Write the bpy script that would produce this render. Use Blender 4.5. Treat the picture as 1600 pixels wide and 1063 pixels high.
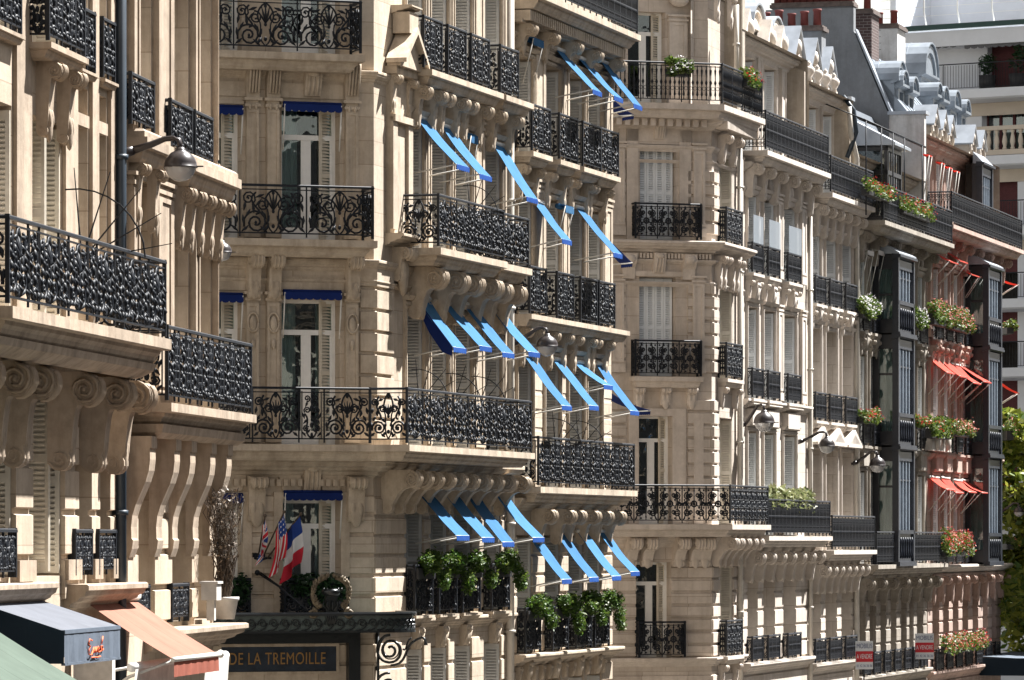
import bpy, math, random
from mathutils import Vector, Matrix
R = math.radians
rnd = random.Random(11)
for o in list(bpy.data.objects): bpy.data.objects.remove(o)
SC = bpy.context.scene
COL = SC.collection

# ------------------------------------------------------------------ camera, sky, sun, exposure
FPX, CX, HY, EYE = 7500.0, 800.0, 845.0, 7.2        # focal length and horizon of the photograph (1600 px wide)
cam = bpy.data.cameras.new('camera'); cam.sensor_width = 36.0; cam.sensor_fit = 'HORIZONTAL'
cam.lens = FPX * 36 / 1600; cam.shift_y = (HY - 531.5) / 1600; cam.clip_start = 0.5; cam.clip_end = 3000
camo = bpy.data.objects.new('camera', cam); COL.objects.link(camo)
camo.location = (0, 0, EYE); camo.rotation_euler = (R(90), 0, 0); SC.camera = camo

SUN_EL, SUN_AZ = 57.0, 34.0                          # azimuth measured from +X towards +Y
W_ = bpy.data.worlds.new('World'); SC.world = W_; W_.use_nodes = True
nt = W_.node_tree; nt.nodes.clear()
sky = nt.nodes.new('ShaderNodeTexSky'); sky.sky_type = 'NISHITA'; sky.sun_disc = False
sky.sun_elevation = R(SUN_EL); sky.sun_rotation = R(90 - SUN_AZ); sky.air_density = 1.0; sky.dust_density = 0.3; sky.ozone_density = 1.0
hs = nt.nodes.new('ShaderNodeHueSaturation'); hs.inputs['Saturation'].default_value = 0.4
bg = nt.nodes.new('ShaderNodeBackground'); bg.inputs['Strength'].default_value = 0.05
wo = nt.nodes.new('ShaderNodeOutputWorld')
nt.links.new(sky.outputs[0], hs.inputs['Color']); wb = nt.nodes.new('ShaderNodeMix'); wb.data_type = 'RGBA'; wb.blend_type = 'MULTIPLY'; wb.inputs[0].default_value = 1.0; wb.inputs[7].default_value = (1.0, 0.905, 0.80, 1)
nt.links.new(hs.outputs[0], wb.inputs[6]); nt.links.new(wb.outputs[2], bg.inputs[0]); nt.links.new(bg.outputs[0], wo.inputs[0])
sl = bpy.data.lights.new('sun', 'SUN'); sl.energy = 5.0; sl.angle = R(0.53); sl.color = (1.0, 0.985, 0.96)
so = bpy.data.objects.new('sun', sl); COL.objects.link(so)
sdir = Vector((math.cos(R(SUN_EL)) * math.cos(R(SUN_AZ)), math.cos(R(SUN_EL)) * math.sin(R(SUN_AZ)), math.sin(R(SUN_EL))))
so.rotation_euler = (-sdir).to_track_quat('-Z', 'Y').to_euler(); so.location = (30, 20, 60)
SC.view_settings.view_transform = 'Standard'; SC.view_settings.look = 'None'
SC.view_settings.gamma = 1.0; SC.view_settings.exposure = 1.95
SC.cycles.max_bounces = 6; SC.cycles.diffuse_bounces = 4; SC.cycles.glossy_bounces = 3; SC.cycles.transparent_max_bounces = 8

# ------------------------------------------------------------------ materials
class N:
    def __init__(s, name):
        s.m = bpy.data.materials.new(name); s.m.use_nodes = True; s.t = s.m.node_tree
        s.b = s.t.nodes['Principled BSDF']
    def n(s, typ, **kw):
        x = s.t.nodes.new(typ)
        for k, v in kw.items():
            if k in x.inputs: x.inputs[k].default_value = v
            else: setattr(x, k, v)
        return x
    def l(s, a, b): s.t.links.new(a, b)
    def ramp(s, fac, stops):
        r = s.n('ShaderNodeValToRGB'); e = r.color_ramp.elements
        while len(e) < len(stops): e.new(0.5)
        for el, (p, c) in zip(e, stops): el.position = p; el.color = (*c, 1)
        s.l(fac, r.inputs[0]); return r.outputs[0]
    def mix(s, f, a, b, mode='MIX'):
        x = s.n('ShaderNodeMix', data_type='RGBA', blend_type=mode)
        for i, v in ((0, f), (6, a), (7, b)):
            if hasattr(v, 'links'): s.l(v, x.inputs[i])
            elif i == 0: x.inputs[0].default_value = v
            else: x.inputs[i].default_value = (*v, 1)
        return x.outputs[2]
    def bump(s, h, st, d=0.02):
        b = s.n('ShaderNodeBump', Strength=st, Distance=d); s.l(h, b.inputs['Height']); s.l(b.outputs[0], s.b.inputs['Normal'])
def mul(c, k): return tuple(min(1, x * k) for x in c)

def stone(name, base, joints=True, row=0.42, wid=1.1, dirt=0.35, rough=0.85):
    m = N(name); tc = m.n('ShaderNodeTexCoord')
    sep = m.n('ShaderNodeSeparateXYZ'); m.l(tc.outputs['Object'], sep.inputs[0])
    n1 = m.n('ShaderNodeTexNoise', Scale=0.55, Detail=6.0, Roughness=0.6); m.l(tc.outputs['Object'], n1.inputs['Vector'])
    mp = m.n('ShaderNodeMapping'); mp.inputs['Scale'].default_value = (5, 5, 0.45); m.l(tc.outputs['Object'], mp.inputs[0])
    n2 = m.n('ShaderNodeTexNoise', Scale=1.0, Detail=5.0, Roughness=0.65); m.l(mp.outputs[0], n2.inputs['Vector'])
    n3 = m.n('ShaderNodeTexNoise', Scale=9.0, Detail=8.0, Roughness=0.7); m.l(tc.outputs['Object'], n3.inputs['Vector'])
    c = m.ramp(n1.outputs[0], [(0.30, mul(base, 0.84)), (0.52, base), (0.72, (min(1, base[0] * 1.10), min(1, base[1] * 1.09), min(1, base[2] * 1.07)))])
    st = m.ramp(n2.outputs[0], [(0.36, (0.58, 0.55, 0.51)), (0.54, (1, 1, 1))])
    c = m.mix(dirt, c, st, 'MULTIPLY')
    n4 = m.n('ShaderNodeTexNoise', Scale=1.7, Detail=9.0, Roughness=0.72); m.l(tc.outputs['Object'], n4.inputs['Vector'])
    soot = m.ramp(n4.outputs[0], [(0.40, (0.50, 0.48, 0.46)), (0.56, (1, 1, 1))]); c = m.mix(min(1, dirt * .85), c, soot, 'MULTIPLY')
    fine = m.ramp(n3.outputs[0], [(0.3, (0.8, 0.79, 0.77)), (0.65, (1.05, 1.05, 1.05))])
    c = m.mix(0.5, c, fine, 'MULTIPLY')
    if joints:
        ad = m.n('ShaderNodeMath', operation='SUBTRACT'); m.l(sep.outputs[0], ad.inputs[0]); m.l(sep.outputs[1], ad.inputs[1])
        cb = m.n('ShaderNodeCombineXYZ'); m.l(ad.outputs[0], cb.inputs[0]); m.l(sep.outputs[2], cb.inputs[1])
        br = m.n('ShaderNodeTexBrick'); br.inputs['Scale'].default_value = 1.0
        br.inputs['Mortar Size'].default_value = 0.008; br.inputs['Mortar Smooth'].default_value = 0.3
        br.inputs['Brick Width'].default_value = wid; br.inputs['Row Height'].default_value = row; br.inputs['Bias'].default_value = 0
        br.inputs['Color1'].default_value = (1, 1, 1, 1); br.inputs['Color2'].default_value = (0.80, 0.775, 0.74, 1); br.inputs['Mortar'].default_value = (0.52, 0.48, 0.43, 1)
        m.l(cb.outputs[0], br.inputs['Vector']); c = m.mix(0.8, c, br.outputs['Color'], 'MULTIPLY')
    m.l(c, m.b.inputs['Base Color']); m.b.inputs['Roughness'].default_value = rough
    m.bump(n3.outputs[0], 0.35, 0.02)
    return m.m

def paint(name, base, rough=0.5, metal=0.0, var=0.15, scale=6.0, bump=0.0, spec=0.5):
    m = N(name); tc = m.n('ShaderNodeTexCoord')
    n1 = m.n('ShaderNodeTexNoise', Scale=scale, Detail=6.0, Roughness=0.65); m.l(tc.outputs['Object'], n1.inputs['Vector'])
    c = m.ramp(n1.outputs[0], [(0.3, mul(base, 1 - var)), (0.7, mul(base, 1 + var))])
    m.l(c, m.b.inputs['Base Color']); m.b.inputs['Roughness'].default_value = rough; m.b.inputs['Metallic'].default_value = metal
    m.b.inputs['Specular IOR Level'].default_value = spec
    if bump: m.bump(n1.outputs[0], bump, 0.02)
    return m.m

def cloth(name, base, trans=0.25, stripes=0.0, fade=0.1):
    m = N(name); tc = m.n('ShaderNodeTexCoord')
    n1 = m.n('ShaderNodeTexNoise', Scale=3.0, Detail=5.0); m.l(tc.outputs['Object'], n1.inputs['Vector'])
    c = m.ramp(n1.outputs[0], [(0.3, mul(base, 1 - fade)), (0.7, mul(base, 1 + fade))])
    oi = m.n('ShaderNodeObjectInfo'); fd = m.ramp(oi.outputs['Random'], [(0, (0.86, 0.88, 0.92)), (1, (1.10, 1.08, 1.04))]); c = m.mix(1.0, c, fd, 'MULTIPLY')
    if stripes:
        sp = m.n('ShaderNodeSeparateXYZ'); m.l(tc.outputs['Object'], sp.inputs[0])
        mm = m.n('ShaderNodeMath', operation='PINGPONG'); m.l(sp.outputs[0], mm.inputs[0]); mm.inputs[1].default_value = stripes
        lt = m.n('ShaderNodeMath', operation='LESS_THAN'); m.l(mm.outputs[0], lt.inputs[0]); lt.inputs[1].default_value = 0.012
        c = m.mix(lt.outputs[0], c, mul(base, 0.62))
    m.l(c, m.b.inputs['Base Color']); m.b.inputs['Roughness'].default_value = 0.9; m.b.inputs['Specular IOR Level'].default_value = 0.15
    t = m.n('ShaderNodeBsdfTranslucent'); m.l(c, t.inputs[0])
    mx = m.n('ShaderNodeMixShader'); mx.inputs[0].default_value = trans
    out = m.t.nodes['Material Output']; m.l(m.b.outputs[0], mx.inputs[1]); m.l(t.outputs[0], mx.inputs[2]); m.l(mx.outputs[0], out.inputs[0])
    m.bump(n1.outputs[0], 0.55, 0.03)
    return m.m

def leafmat(name, c1, c2, trans=0.35):
    m = N(name); g = m.n('ShaderNodeNewGeometry')
    c = m.ramp(g.outputs['Random Per Island'], [(0.0, c1), (1.0, c2)])
    m.l(c, m.b.inputs['Base Color']); m.b.inputs['Roughness'].default_value = 0.55
    t = m.n('ShaderNodeBsdfTranslucent'); m.l(c, t.inputs[0])
    mx = m.n('ShaderNodeMixShader'); mx.inputs[0].default_value = trans
    out = m.t.nodes['Material Output']; m.l(m.b.outputs[0], mx.inputs[1]); m.l(t.outputs[0], mx.inputs[2]); m.l(mx.outputs[0], out.inputs[0])
    return m.m

def glassmat(name, tint=(0.62, 0.72, 0.72), rough=0.02, warp=0.12):
    m = N(name); tc = m.n('ShaderNodeTexCoord')
    n1 = m.n('ShaderNodeTexNoise', Scale=2.2, Detail=2.0); m.l(tc.outputs['Object'], n1.inputs['Vector'])
    b = m.n('ShaderNodeBump', Strength=warp, Distance=0.05); m.l(n1.outputs[0], b.inputs['Height'])
    gl = m.n('ShaderNodeBsdfGlossy'); gl.inputs['Roughness'].default_value = rough; m.l(b.outputs[0], gl.inputs['Normal'])
    tr = m.n('ShaderNodeBsdfTransparent'); tr.inputs[0].default_value = (*tint, 1)
    fr = m.n('ShaderNodeFresnel'); fr.inputs[0].default_value = 1.9
    mx = m.n('ShaderNodeMixShader'); m.l(fr.outputs[0], mx.inputs[0]); m.l(tr.outputs[0], mx.inputs[1]); m.l(gl.outputs[0], mx.inputs[2])
    m.l(mx.outputs[0], m.t.nodes['Material Output'].inputs[0]); return m.m

def zincmat(name, base=(0.42, 0.46, 0.5), seam=0.35):
    m = N(name); tc = m.n('ShaderNodeTexCoord')
    n1 = m.n('ShaderNodeTexNoise', Scale=2.5, Detail=6.0); m.l(tc.outputs['Object'], n1.inputs['Vector'])
    c = m.ramp(n1.outputs[0], [(0.3, mul(base, 0.8)), (0.7, mul(base, 1.15))])
    m.l(c, m.b.inputs['Base Color']); m.b.inputs['Roughness'].default_value = 0.42; m.b.inputs['Metallic'].default_value = 0.35
    m.bump(n1.outputs[0], 0.2, 0.02); return m.m

M = {}
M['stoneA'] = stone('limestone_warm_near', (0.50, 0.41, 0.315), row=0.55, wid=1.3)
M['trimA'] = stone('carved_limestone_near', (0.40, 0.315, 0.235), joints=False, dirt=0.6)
M['stoneB'] = stone('limestone_hotel', (0.54, 0.455, 0.36), row=0.42, wid=1.0)
M['trimB'] = stone('carved_limestone_hotel', (0.50, 0.415, 0.32), joints=False, dirt=0.5)
M['stoneC'] = stone('limestone_pale', (0.57, 0.50, 0.435), row=0.45, wid=1.2, dirt=0.3)
M['trimC'] = stone('carved_limestone_pale', (0.58, 0.51, 0.445), joints=False, dirt=0.3)
M['stoneD'] = stone('limestone_cream', (0.59, 0.53, 0.47), row=0.5, wid=1.2, dirt=0.25)
M['trimD'] = stone('carved_limestone_cream', (0.59, 0.53, 0.47), joints=False, dirt=0.25)
M['stoneE'] = stone('limestone_grey', (0.35, 0.31, 0.265), row=0.4, wid=1.0, dirt=0.55)
M['trimE'] = stone('carved_limestone_grey', (0.37, 0.33, 0.28), joints=False, dirt=0.55)
M['stoneR'] = stone('limestone_awning_glow', (0.47, 0.35, 0.30), row=0.4, wid=1.0, dirt=0.45)  # red light off the awnings is put into this stone's colour
M['trimR'] = stone('carved_limestone_awning_glow', (0.49, 0.35, 0.295), joints=False, dirt=0.45)  # carved stone with the same awning glow tinted in
M['render'] = stone('grey_render', (0.19, 0.20, 0.215), joints=False, dirt=0.3)
M['palerender'] = stone('pale_render', (0.58, 0.57, 0.56), joints=False, dirt=0.4)
M['oriel_bar'] = paint('glazing_bar_sky_sheen', (0.24, 0.29, 0.35), 0.4, 0, 0.2, 8)  # sky reflection on the bars is painted in as a pale colour
M['cap'] = paint('dark_chimney_cap', (0.10, 0.075, 0.065), 0.9, 0, 0.4, 6, 0.4)
M['tanrender'] = stone('tan_render', (0.42, 0.365, 0.30), joints=False, dirt=0.4)
M['iron'] = paint('black_iron', (0.006, 0.008, 0.012), 0.5, 0.0, 0.4, 20, spec=0.28)
M['ironblue'] = paint('blue_black_iron', (0.007, 0.009, 0.014), 0.5, 0.0, 0.25, 8, spec=0.3)
M['oriel_iron'] = paint('dark_oriel_iron', (0.009, 0.010, 0.015), 0.4, 0.0, 0.25, 8, spec=0.6)
M['oriel_front'] = paint('slate_blue_oriel_iron', (0.016, 0.020, 0.030), 0.45, 0.0, 0.2, 8)
M['pipe'] = paint('slate_blue_pipe', (0.02, 0.032, 0.046), 0.45, 0.0, 0.2, 3)
M['pipecream'] = paint('cream_pipe', (0.50, 0.46, 0.40), 0.5, 0.0, 0.12, 3)
M['white'] = paint('white_window_paint', (0.74, 0.73, 0.70), 0.45, 0, 0.06)
M['shutter'] = paint('grey_white_shutter_paint', (0.50, 0.50, 0.48), 0.6, 0, 0.12)
M['shutcream'] = paint('cream_shutter_paint', (0.58, 0.53, 0.44), 0.6, 0, 0.12)
M['shutwhite'] = paint('cool_white_shutter_paint', (0.70, 0.735, 0.76), 0.5, 0, 0.08)
M['glass'] = glassmat('window_glass', (0.72, 0.82, 0.82))
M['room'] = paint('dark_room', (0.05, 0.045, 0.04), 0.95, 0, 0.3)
M['curtain'] = cloth('net_curtain', (0.84, 0.84, 0.82), 0.35)
M['screen'] = None
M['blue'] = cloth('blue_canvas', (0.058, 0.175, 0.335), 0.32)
M['blueshade'] = cloth('shaded_blue_canvas', (0.009, 0.022, 0.115), 0.08)  # blue canvas with shade put into its colour, for awnings out of the sun
M['bluedark'] = cloth('blue_valance_canvas', (0.018, 0.085, 0.34), 0.25)
M['red'] = cloth('red_canvas', (0.62, 0.115, 0.085), 0.5)
M['pink'] = cloth('salmon_canvas', (0.25, 0.122, 0.088), 0.12, stripes=0.42)
M['green'] = cloth('sage_canvas', (0.08, 0.105, 0.085), 0.1, stripes=0.5)
M['greytop'] = cloth('grey_canvas', (0.125, 0.13, 0.145), 0.05)
M['navy'] = cloth('navy_canvas', (0.012, 0.022, 0.035), 0.05)
M['greyval'] = cloth('slate_canvas', (0.10, 0.12, 0.15), 0.05)
M['orange'] = paint('orange_lettering', (0.75, 0.13, 0.04), 0.6)
M['gold'] = paint('gilt', (0.42, 0.24, 0.09), 0.35, 0.7, 0.2)
M['bronze'] = paint('aged_gilt_bronze', (0.13, 0.10, 0.062), 0.6, 0.2, 0.4, 12)
M['signblue'] = paint('navy_sign_marble', (0.016, 0.024, 0.038), 0.4, 0, 0.6, 5)
M['canopy'] = paint('black_canopy_metal', (0.009, 0.011, 0.012), 0.3, 0, 0.3)
M['canglass'] = paint('frosted_canopy_glass', (0.075, 0.095, 0.09), 0.12, 0, 0.15, 2)
M['rod'] = paint('white_awning_rod', (0.62, 0.60, 0.55), 0.4)
M['zinc'] = zincmat('zinc_roof', (0.22, 0.25, 0.285))
M['zincpale'] = zincmat('pale_zinc_roof', (0.34, 0.37, 0.41))
M['slate'] = paint('slate_roof', (0.10, 0.115, 0.135), 0.5, 0, 0.25, 4, 0.2)
M['terracotta'] = paint('terracotta_chimney', (0.15, 0.035, 0.03), 0.8, 0, 0.2)
M['lampmetal'] = paint('dark_lamp_metal', (0.028, 0.022, 0.022), 0.33, 0, 0.2)
M['leaf'] = leafmat('ivy_leaf', (0.012, 0.04, 0.008), (0.09, 0.165, 0.018))
M['leafdark'] = leafmat('dark_shrub_leaf', (0.008, 0.03, 0.010), (0.022, 0.065, 0.016))
M['leafpale'] = leafmat('bamboo_leaf', (0.10, 0.13, 0.045), (0.30, 0.30, 0.15))
M['leafgeranium'] = leafmat('geranium_leaf', (0.030, 0.07, 0.010), (0.13, 0.17, 0.028))
M['leaftree'] = leafmat('plane_tree_leaf', (0.04, 0.10, 0.012), (0.32, 0.33, 0.05))
M['dryleaf'] = leafmat('dry_vine', (0.05, 0.032, 0.02), (0.20, 0.14, 0.09), 0.1)
M['fred'] = leafmat('red_petal', (0.30, 0.010, 0.012), (0.52, 0.05, 0.035))
M['fwhite'] = leafmat('white_petal', (0.72, 0.68, 0.70), (0.85, 0.83, 0.85))
M['fpink'] = leafmat('pink_petal', (0.42, 0.09, 0.08), (0.55, 0.22, 0.18))
M['bark'] = paint('bark', (0.07, 0.05, 0.035), 0.9, 0, 0.4, 8, 0.5)
M['potwhite'] = paint('white_pot', (0.55, 0.52, 0.48), 0.7, 0, 0.2, 5)
M['potdark'] = paint('dark_planter', (0.02, 0.02, 0.022), 0.6)
M['signwhite'] = paint('white_sign', (0.72, 0.74, 0.76), 0.5, 0, 0.05)
M['signred'] = paint('red_sign', (0.58, 0.03, 0.04), 0.5, 0, 0.05)
M['signtext'] = paint('grey_blue_print', (0.14, 0.17, 0.28), 0.6)
M['asphalt'] = paint('asphalt', (0.05, 0.047, 0.044), 0.9, 0, 0.25, 3, 0.3)
M['paving'] = stone('pavement_stone', (0.15, 0.135, 0.115), joints=True, row=0.6, wid=0.6)
M['modern'] = paint('white_concrete', (0.62, 0.645, 0.69), 0.7, 0, 0.06, 1.2)
M['modernwarm'] = paint('beige_concrete', (0.50, 0.44, 0.37), 0.8, 0, 0.08, 1.2)
M['maroon'] = paint('maroon_blind', (0.085, 0.022, 0.025), 0.8, 0, 0.15)
M['brick'] = None
def brickmat():
    m = N('old_brick'); tc = m.n('ShaderNodeTexCoord')
    sep = m.n('ShaderNodeSeparateXYZ'); m.l(tc.outputs['Object'], sep.inputs[0])
    ad = m.n('ShaderNodeMath', operation='ADD'); m.l(sep.outputs[0], ad.inputs[0]); m.l(sep.outputs[1], ad.inputs[1])
    cb = m.n('ShaderNodeCombineXYZ'); m.l(ad.outputs[0], cb.inputs[0]); m.l(sep.outputs[2], cb.inputs[1])
    br = m.n('ShaderNodeTexBrick'); br.inputs['Scale'].default_value = 1; br.inputs['Brick Width'].default_value = 0.24; br.inputs['Row Height'].default_value = 0.09
    br.inputs['Mortar Size'].default_value = 0.008
    br.inputs['Color1'].default_value = (0.045, 0.026, 0.024, 1); br.inputs['Color2'].default_value = (0.075, 0.042, 0.038, 1); br.inputs['Mortar'].default_value = (0.17, 0.15, 0.14, 1)
    m.l(cb.outputs[0], br.inputs['Vector']); m.l(br.outputs[0], m.b.inputs['Base Color']); m.b.inputs['Roughness'].default_value = 0.9
    return m.m
M['brick'] = brickmat()
def lampglass():
    m = N('clear_lamp_globe'); lw = m.n('ShaderNodeLayerWeight'); lw.inputs[0].default_value = 0.35
    gl = m.n('ShaderNodeBsdfGlossy'); gl.inputs['Roughness'].default_value = 0.08
    tr = m.n('ShaderNodeBsdfTransparent'); tr.inputs[0].default_value = (0.86, 0.87, 0.88, 1)
    df = m.n('ShaderNodeBsdfDiffuse'); df.inputs[0].default_value = (0.75, 0.75, 0.76, 1)
    m1 = m.n('ShaderNodeMixShader'); m1.inputs[0].default_value = 0.38; m.l(tr.outputs[0], m1.inputs[1]); m.l(df.outputs[0], m1.inputs[2])
    mx = m.n('ShaderNodeMixShader'); m.l(lw.outputs['Fresnel'], mx.inputs[0]); m.l(m1.outputs[0], mx.inputs[1]); m.l(gl.outputs[0], mx.inputs[2])
    m.l(mx.outputs[0], m.t.nodes['Material Output'].inputs[0]); return m.m
M['lampglass'] = lampglass()
def screenmat():
    m = N('etched_glass_screen'); tr = m.n('ShaderNodeBsdfTransparent'); tr.inputs[0].default_value = (.8, .83, .85, 1); df = m.n('ShaderNodeBsdfDiffuse'); df.inputs[0].default_value = (.34, .37, .40, 1)
    mx = m.n('ShaderNodeMixShader'); mx.inputs[0].default_value = .45; m.l(tr.outputs[0], mx.inputs[1]); m.l(df.outputs[0], mx.inputs[2]); m.l(mx.outputs[0], m.t.nodes['Material Output'].inputs[0]); return m.m
M['screen'] = screenmat()

# ------------------------------------------------------------------ mesh builder: local coordinates are (u along facade, w outward, v up)
class MB:
    def __init__(s): s.v = []; s.f = []; s.mi = []; s.cur = 0; s.smooth = False; s.sm = []
    def P(s, u, w, v): s.v.append((u, -w, v)); return len(s.v) - 1
    def F(s, *idx): s.f.append(tuple(idx)); s.mi.append(s.cur); s.sm.append(s.smooth)
    def quad(s, a, b, c, d): s.F(*[s.P(*p) for p in (a, b, c, d)])
    def poly(s, pts): s.F(*[s.P(*p) for p in pts])
    def box(s, u0, u1, w0, w1, v0, v1):
        i = [s.P(u, w, v) for v in (v0, v1) for w in (w0, w1) for u in (u0, u1)]
        for q in ((0, 1, 5, 4), (2, 6, 7, 3), (0, 4, 6, 2), (1, 3, 7, 5), (0, 2, 3, 1), (4, 5, 7, 6)): s.F(*[i[k] for k in q])
    def prof(s, pts, u0, u1, cap=True):           # outline in (w,v) extruded along u
        a = [s.P(u0, w, v) for w, v in pts]; b = [s.P(u1, w, v) for w, v in pts]; n = len(pts)
        for k in range(n): s.F(a[k], a[(k + 1) % n], b[(k + 1) % n], b[k])
        if cap: s.F(*a[::-1]); s.F(*b)
    def plate(s, pts, w0, w1):                    # outline in (u,v) given thickness in w
        a = [s.P(u, w0, v) for u, v in pts]; b = [s.P(u, w1, v) for u, v in pts]; n = len(pts)
        for k in range(n): s.F(a[k], a[(k + 1) % n], b[(k + 1) % n], b[k])
        s.F(*a[::-1]); s.F(*b)
    def slab(s, pts, v0, v1):                     # plan outline in (u,w)
        a = [s.P(u, w, v0) for u, w in pts]; b = [s.P(u, w, v1) for u, w in pts]; n = len(pts)
        for k in range(n): s.F(a[k], a[(k + 1) % n], b[(k + 1) % n], b[k])
        s.F(*a[::-1]); s.F(*b)
    def tube(s, pts, r, n=5, closed=False, flat=1.0):
        sm = s.smooth; s.smooth = n > 4
        P = [Vector(p) for p in pts]; rings = []; m = len(P)
        for k in range(m):
            a = P[(k - 1) % m] if (k or closed) else P[k]; b = P[(k + 1) % m] if (k < m - 1 or closed) else P[k]
            d = (b - a); d = d.normalized() if d.length > 1e-9 else Vector((0, 0, 1))
            h = Vector((0, 1, 0)) if abs(d.y) < 0.9 else Vector((1, 0, 0))
            x = d.cross(h).normalized(); y = x.cross(d).normalized()
            rr = r[k] if isinstance(r, (list, tuple)) else r
            rings.append([s.P(*(P[k] + x * rr * math.cos(2 * math.pi * (j + .5) / n) + y * rr * flat * math.sin(2 * math.pi * (j + .5) / n))) for j in range(n)])
        for k in range(m if closed else m - 1):
            A, B = rings[k], rings[(k + 1) % m]
            for j in range(n): s.F(A[j], A[(j + 1) % n], B[(j + 1) % n], B[j])
        if not closed: s.F(*rings[0][::-1]); s.F(*rings[-1])
        s.smooth = sm
    def ball(s, c, r, nu=7, nv=4, sc=(1, 1, 1)):
        sm = s.smooth; s.smooth = True
        rows = []
        for i in range(nv + 1):
            th = math.pi * i / nv; row = []
            for j in range(nu):
                ph = 2 * math.pi * j / nu
                row.append(s.P(c[0] + r * sc[0] * math.sin(th) * math.cos(ph), c[1] + r * sc[1] * math.sin(th) * math.sin(ph), c[2] + r * sc[2] * math.cos(th)))
            rows.append(row)
        for i in range(nv):
            for j in range(nu): s.F(rows[i][j], rows[i + 1][j], rows[i + 1][(j + 1) % nu], rows[i][(j + 1) % nu])
        s.smooth = sm
    def lathe(s, prof, c=(0, 0, 0), n=14, cap=True, axis='v'):
        sm = s.smooth; s.smooth = True; rows = []
        for r, z in prof:
            rows.append([s.P(c[0] + r * math.cos(2 * math.pi * j / n), c[1] + r * math.sin(2 * math.pi * j / n), c[2] + z) for j in range(n)])
        for i in range(len(rows) - 1):
            for j in range(n): s.F(rows[i][j], rows[i][(j + 1) % n], rows[i + 1][(j + 1) % n], rows[i + 1][j])
        s.smooth = False
        if cap: s.F(*rows[0][::-1]); s.F(*rows[-1])
        s.smooth = sm
    def sweep(s, path, prof, cap=True, v=0):      # path in (u,w), profile in (outward offset, v)
        n = len(path); nor = []
        for k in range(n):
            ns = []
            for a, b in ((k - 1, k), (k, k + 1)):
                if 0 <= a and b < n:
                    du, dw = path[b][0] - path[a][0], path[b][1] - path[a][1]; L = math.hypot(du, dw) or 1
                    ns.append((-dw / L, du / L))
            if len(ns) == 2:
                mx, my = ns[0][0] + ns[1][0], ns[0][1] + ns[1][1]; d = 1 + ns[0][0] * ns[1][0] + ns[0][1] * ns[1][1]
                nor.append((mx / max(d, .3), my / max(d, .3)))
            else: nor.append(ns[0])
        rings = [[s.P(path[k][0] + nor[k][0] * o, path[k][1] + nor[k][1] * o, v + z) for o, z in prof] for k in range(n)]
        m = len(prof)
        for k in range(n - 1):
            for j in range(m): s.F(rings[k][j], rings[k][(j + 1) % m], rings[k + 1][(j + 1) % m], rings[k + 1][j])
        if cap: s.F(*rings[0]); s.F(*rings[-1][::-1])
    def add(s, o, fn=None):
        b = len(s.v)
        s.v += [fn(p) for p in o.v] if fn else o.v
        s.f += [tuple(i + b for i in f) for f in o.f]; s.mi += o.mi; s.sm += o.sm
    def mesh(s, name, mats):
        me = bpy.data.meshes.new(name); me.from_pydata(s.v, [], s.f)
        for m in (mats if isinstance(mats, (list, tuple)) else [mats]): me.materials.append(M[m] if isinstance(m, str) else m)
        me.polygons.foreach_set('material_index', s.mi); me.polygons.foreach_set('use_smooth', s.sm); me.update()
        return me

class Multi:                                         # several like pieces, each built as a part of its own
    def __init__(s): s.ps = []
    def piece(s): s.ps.append(MB()); return s.ps[-1]
    def __getattr__(s, k):
        if not s.ps: s.piece()
        return getattr(s.ps[-1], k)
WM = {}
def link(name, data, parent, m):
    o = bpy.data.objects.new(name, data); COL.objects.link(o)
    WM[o.name] = m
    if parent is not None:
        o.parent = parent; o.matrix_basis = WM[parent.name].inverted() @ m
    else: o.matrix_basis = m
    return o
def tagit(o, label, cat, group=None, kind=None):
    if label: o['label'] = label
    if cat: o['category'] = cat
    if group: o['group'] = group
    if kind: o['kind'] = kind
    return o
def thing(name, label, cat, m, group=None):
    return tagit(link(name, None, None, m), label, cat, group)
def part(name, mb, mat, parent, m=None, label=None):
    if isinstance(mb, Multi):
        r = None
        for q in mb.ps:
            if q.f: r = part(name, q, mat, parent, m, label)
        return r
    me = mb.mesh(name, mat) if isinstance(mb, MB) else mb
    o = link(name, me, parent, WM[parent.name] if m is None else m)
    if label: o['label'] = label
    return o
def solo(name, mb, mat, label, cat, m=Matrix(), group=None, kind=None):
    return tagit(link(name, mb.mesh(name, mat), None, m), label, cat, group, kind)

class Frame:                                        # a vertical facade plane
    def __init__(s, x, Y, theta):
        s.o = Vector(((x - CX) / FPX * Y, Y, 0)) if x is not None else Y
        s.th = theta; s.d = Vector((math.sin(theta), math.cos(theta), 0)); s.n = Vector((math.cos(theta), -math.sin(theta), 0))
        s.M = Matrix(((s.d.x, -s.n.x, 0, s.o.x), (s.d.y, -s.n.y, 0, s.o.y), (0, 0, 1, 0), (0, 0, 0, 1)))
    def U(s, x, w=0):
        t = (x - CX) / FPX
        return (t * (s.o.y + w * s.n.y) - (s.o.x + w * s.n.x)) / (s.d.x - t * s.d.y)
    def V(s, x, y, w=0):
        return EYE + (HY - y) / FPX * (s.o.y + s.U(x, w) * s.d.y + w * s.n.y)
    def at(s, x): return Frame(None, s.o + s.d * s.U(x), s.th)
    def T(s, u, w, v): return s.M @ Matrix.Translation((u, -w, v))
    def world(s, u, w, v=0): return s.M @ Vector((u, -w, v))
    def local(s, p): q = s.M.inverted() @ p; return (q.x, -q.y, q.z)

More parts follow.
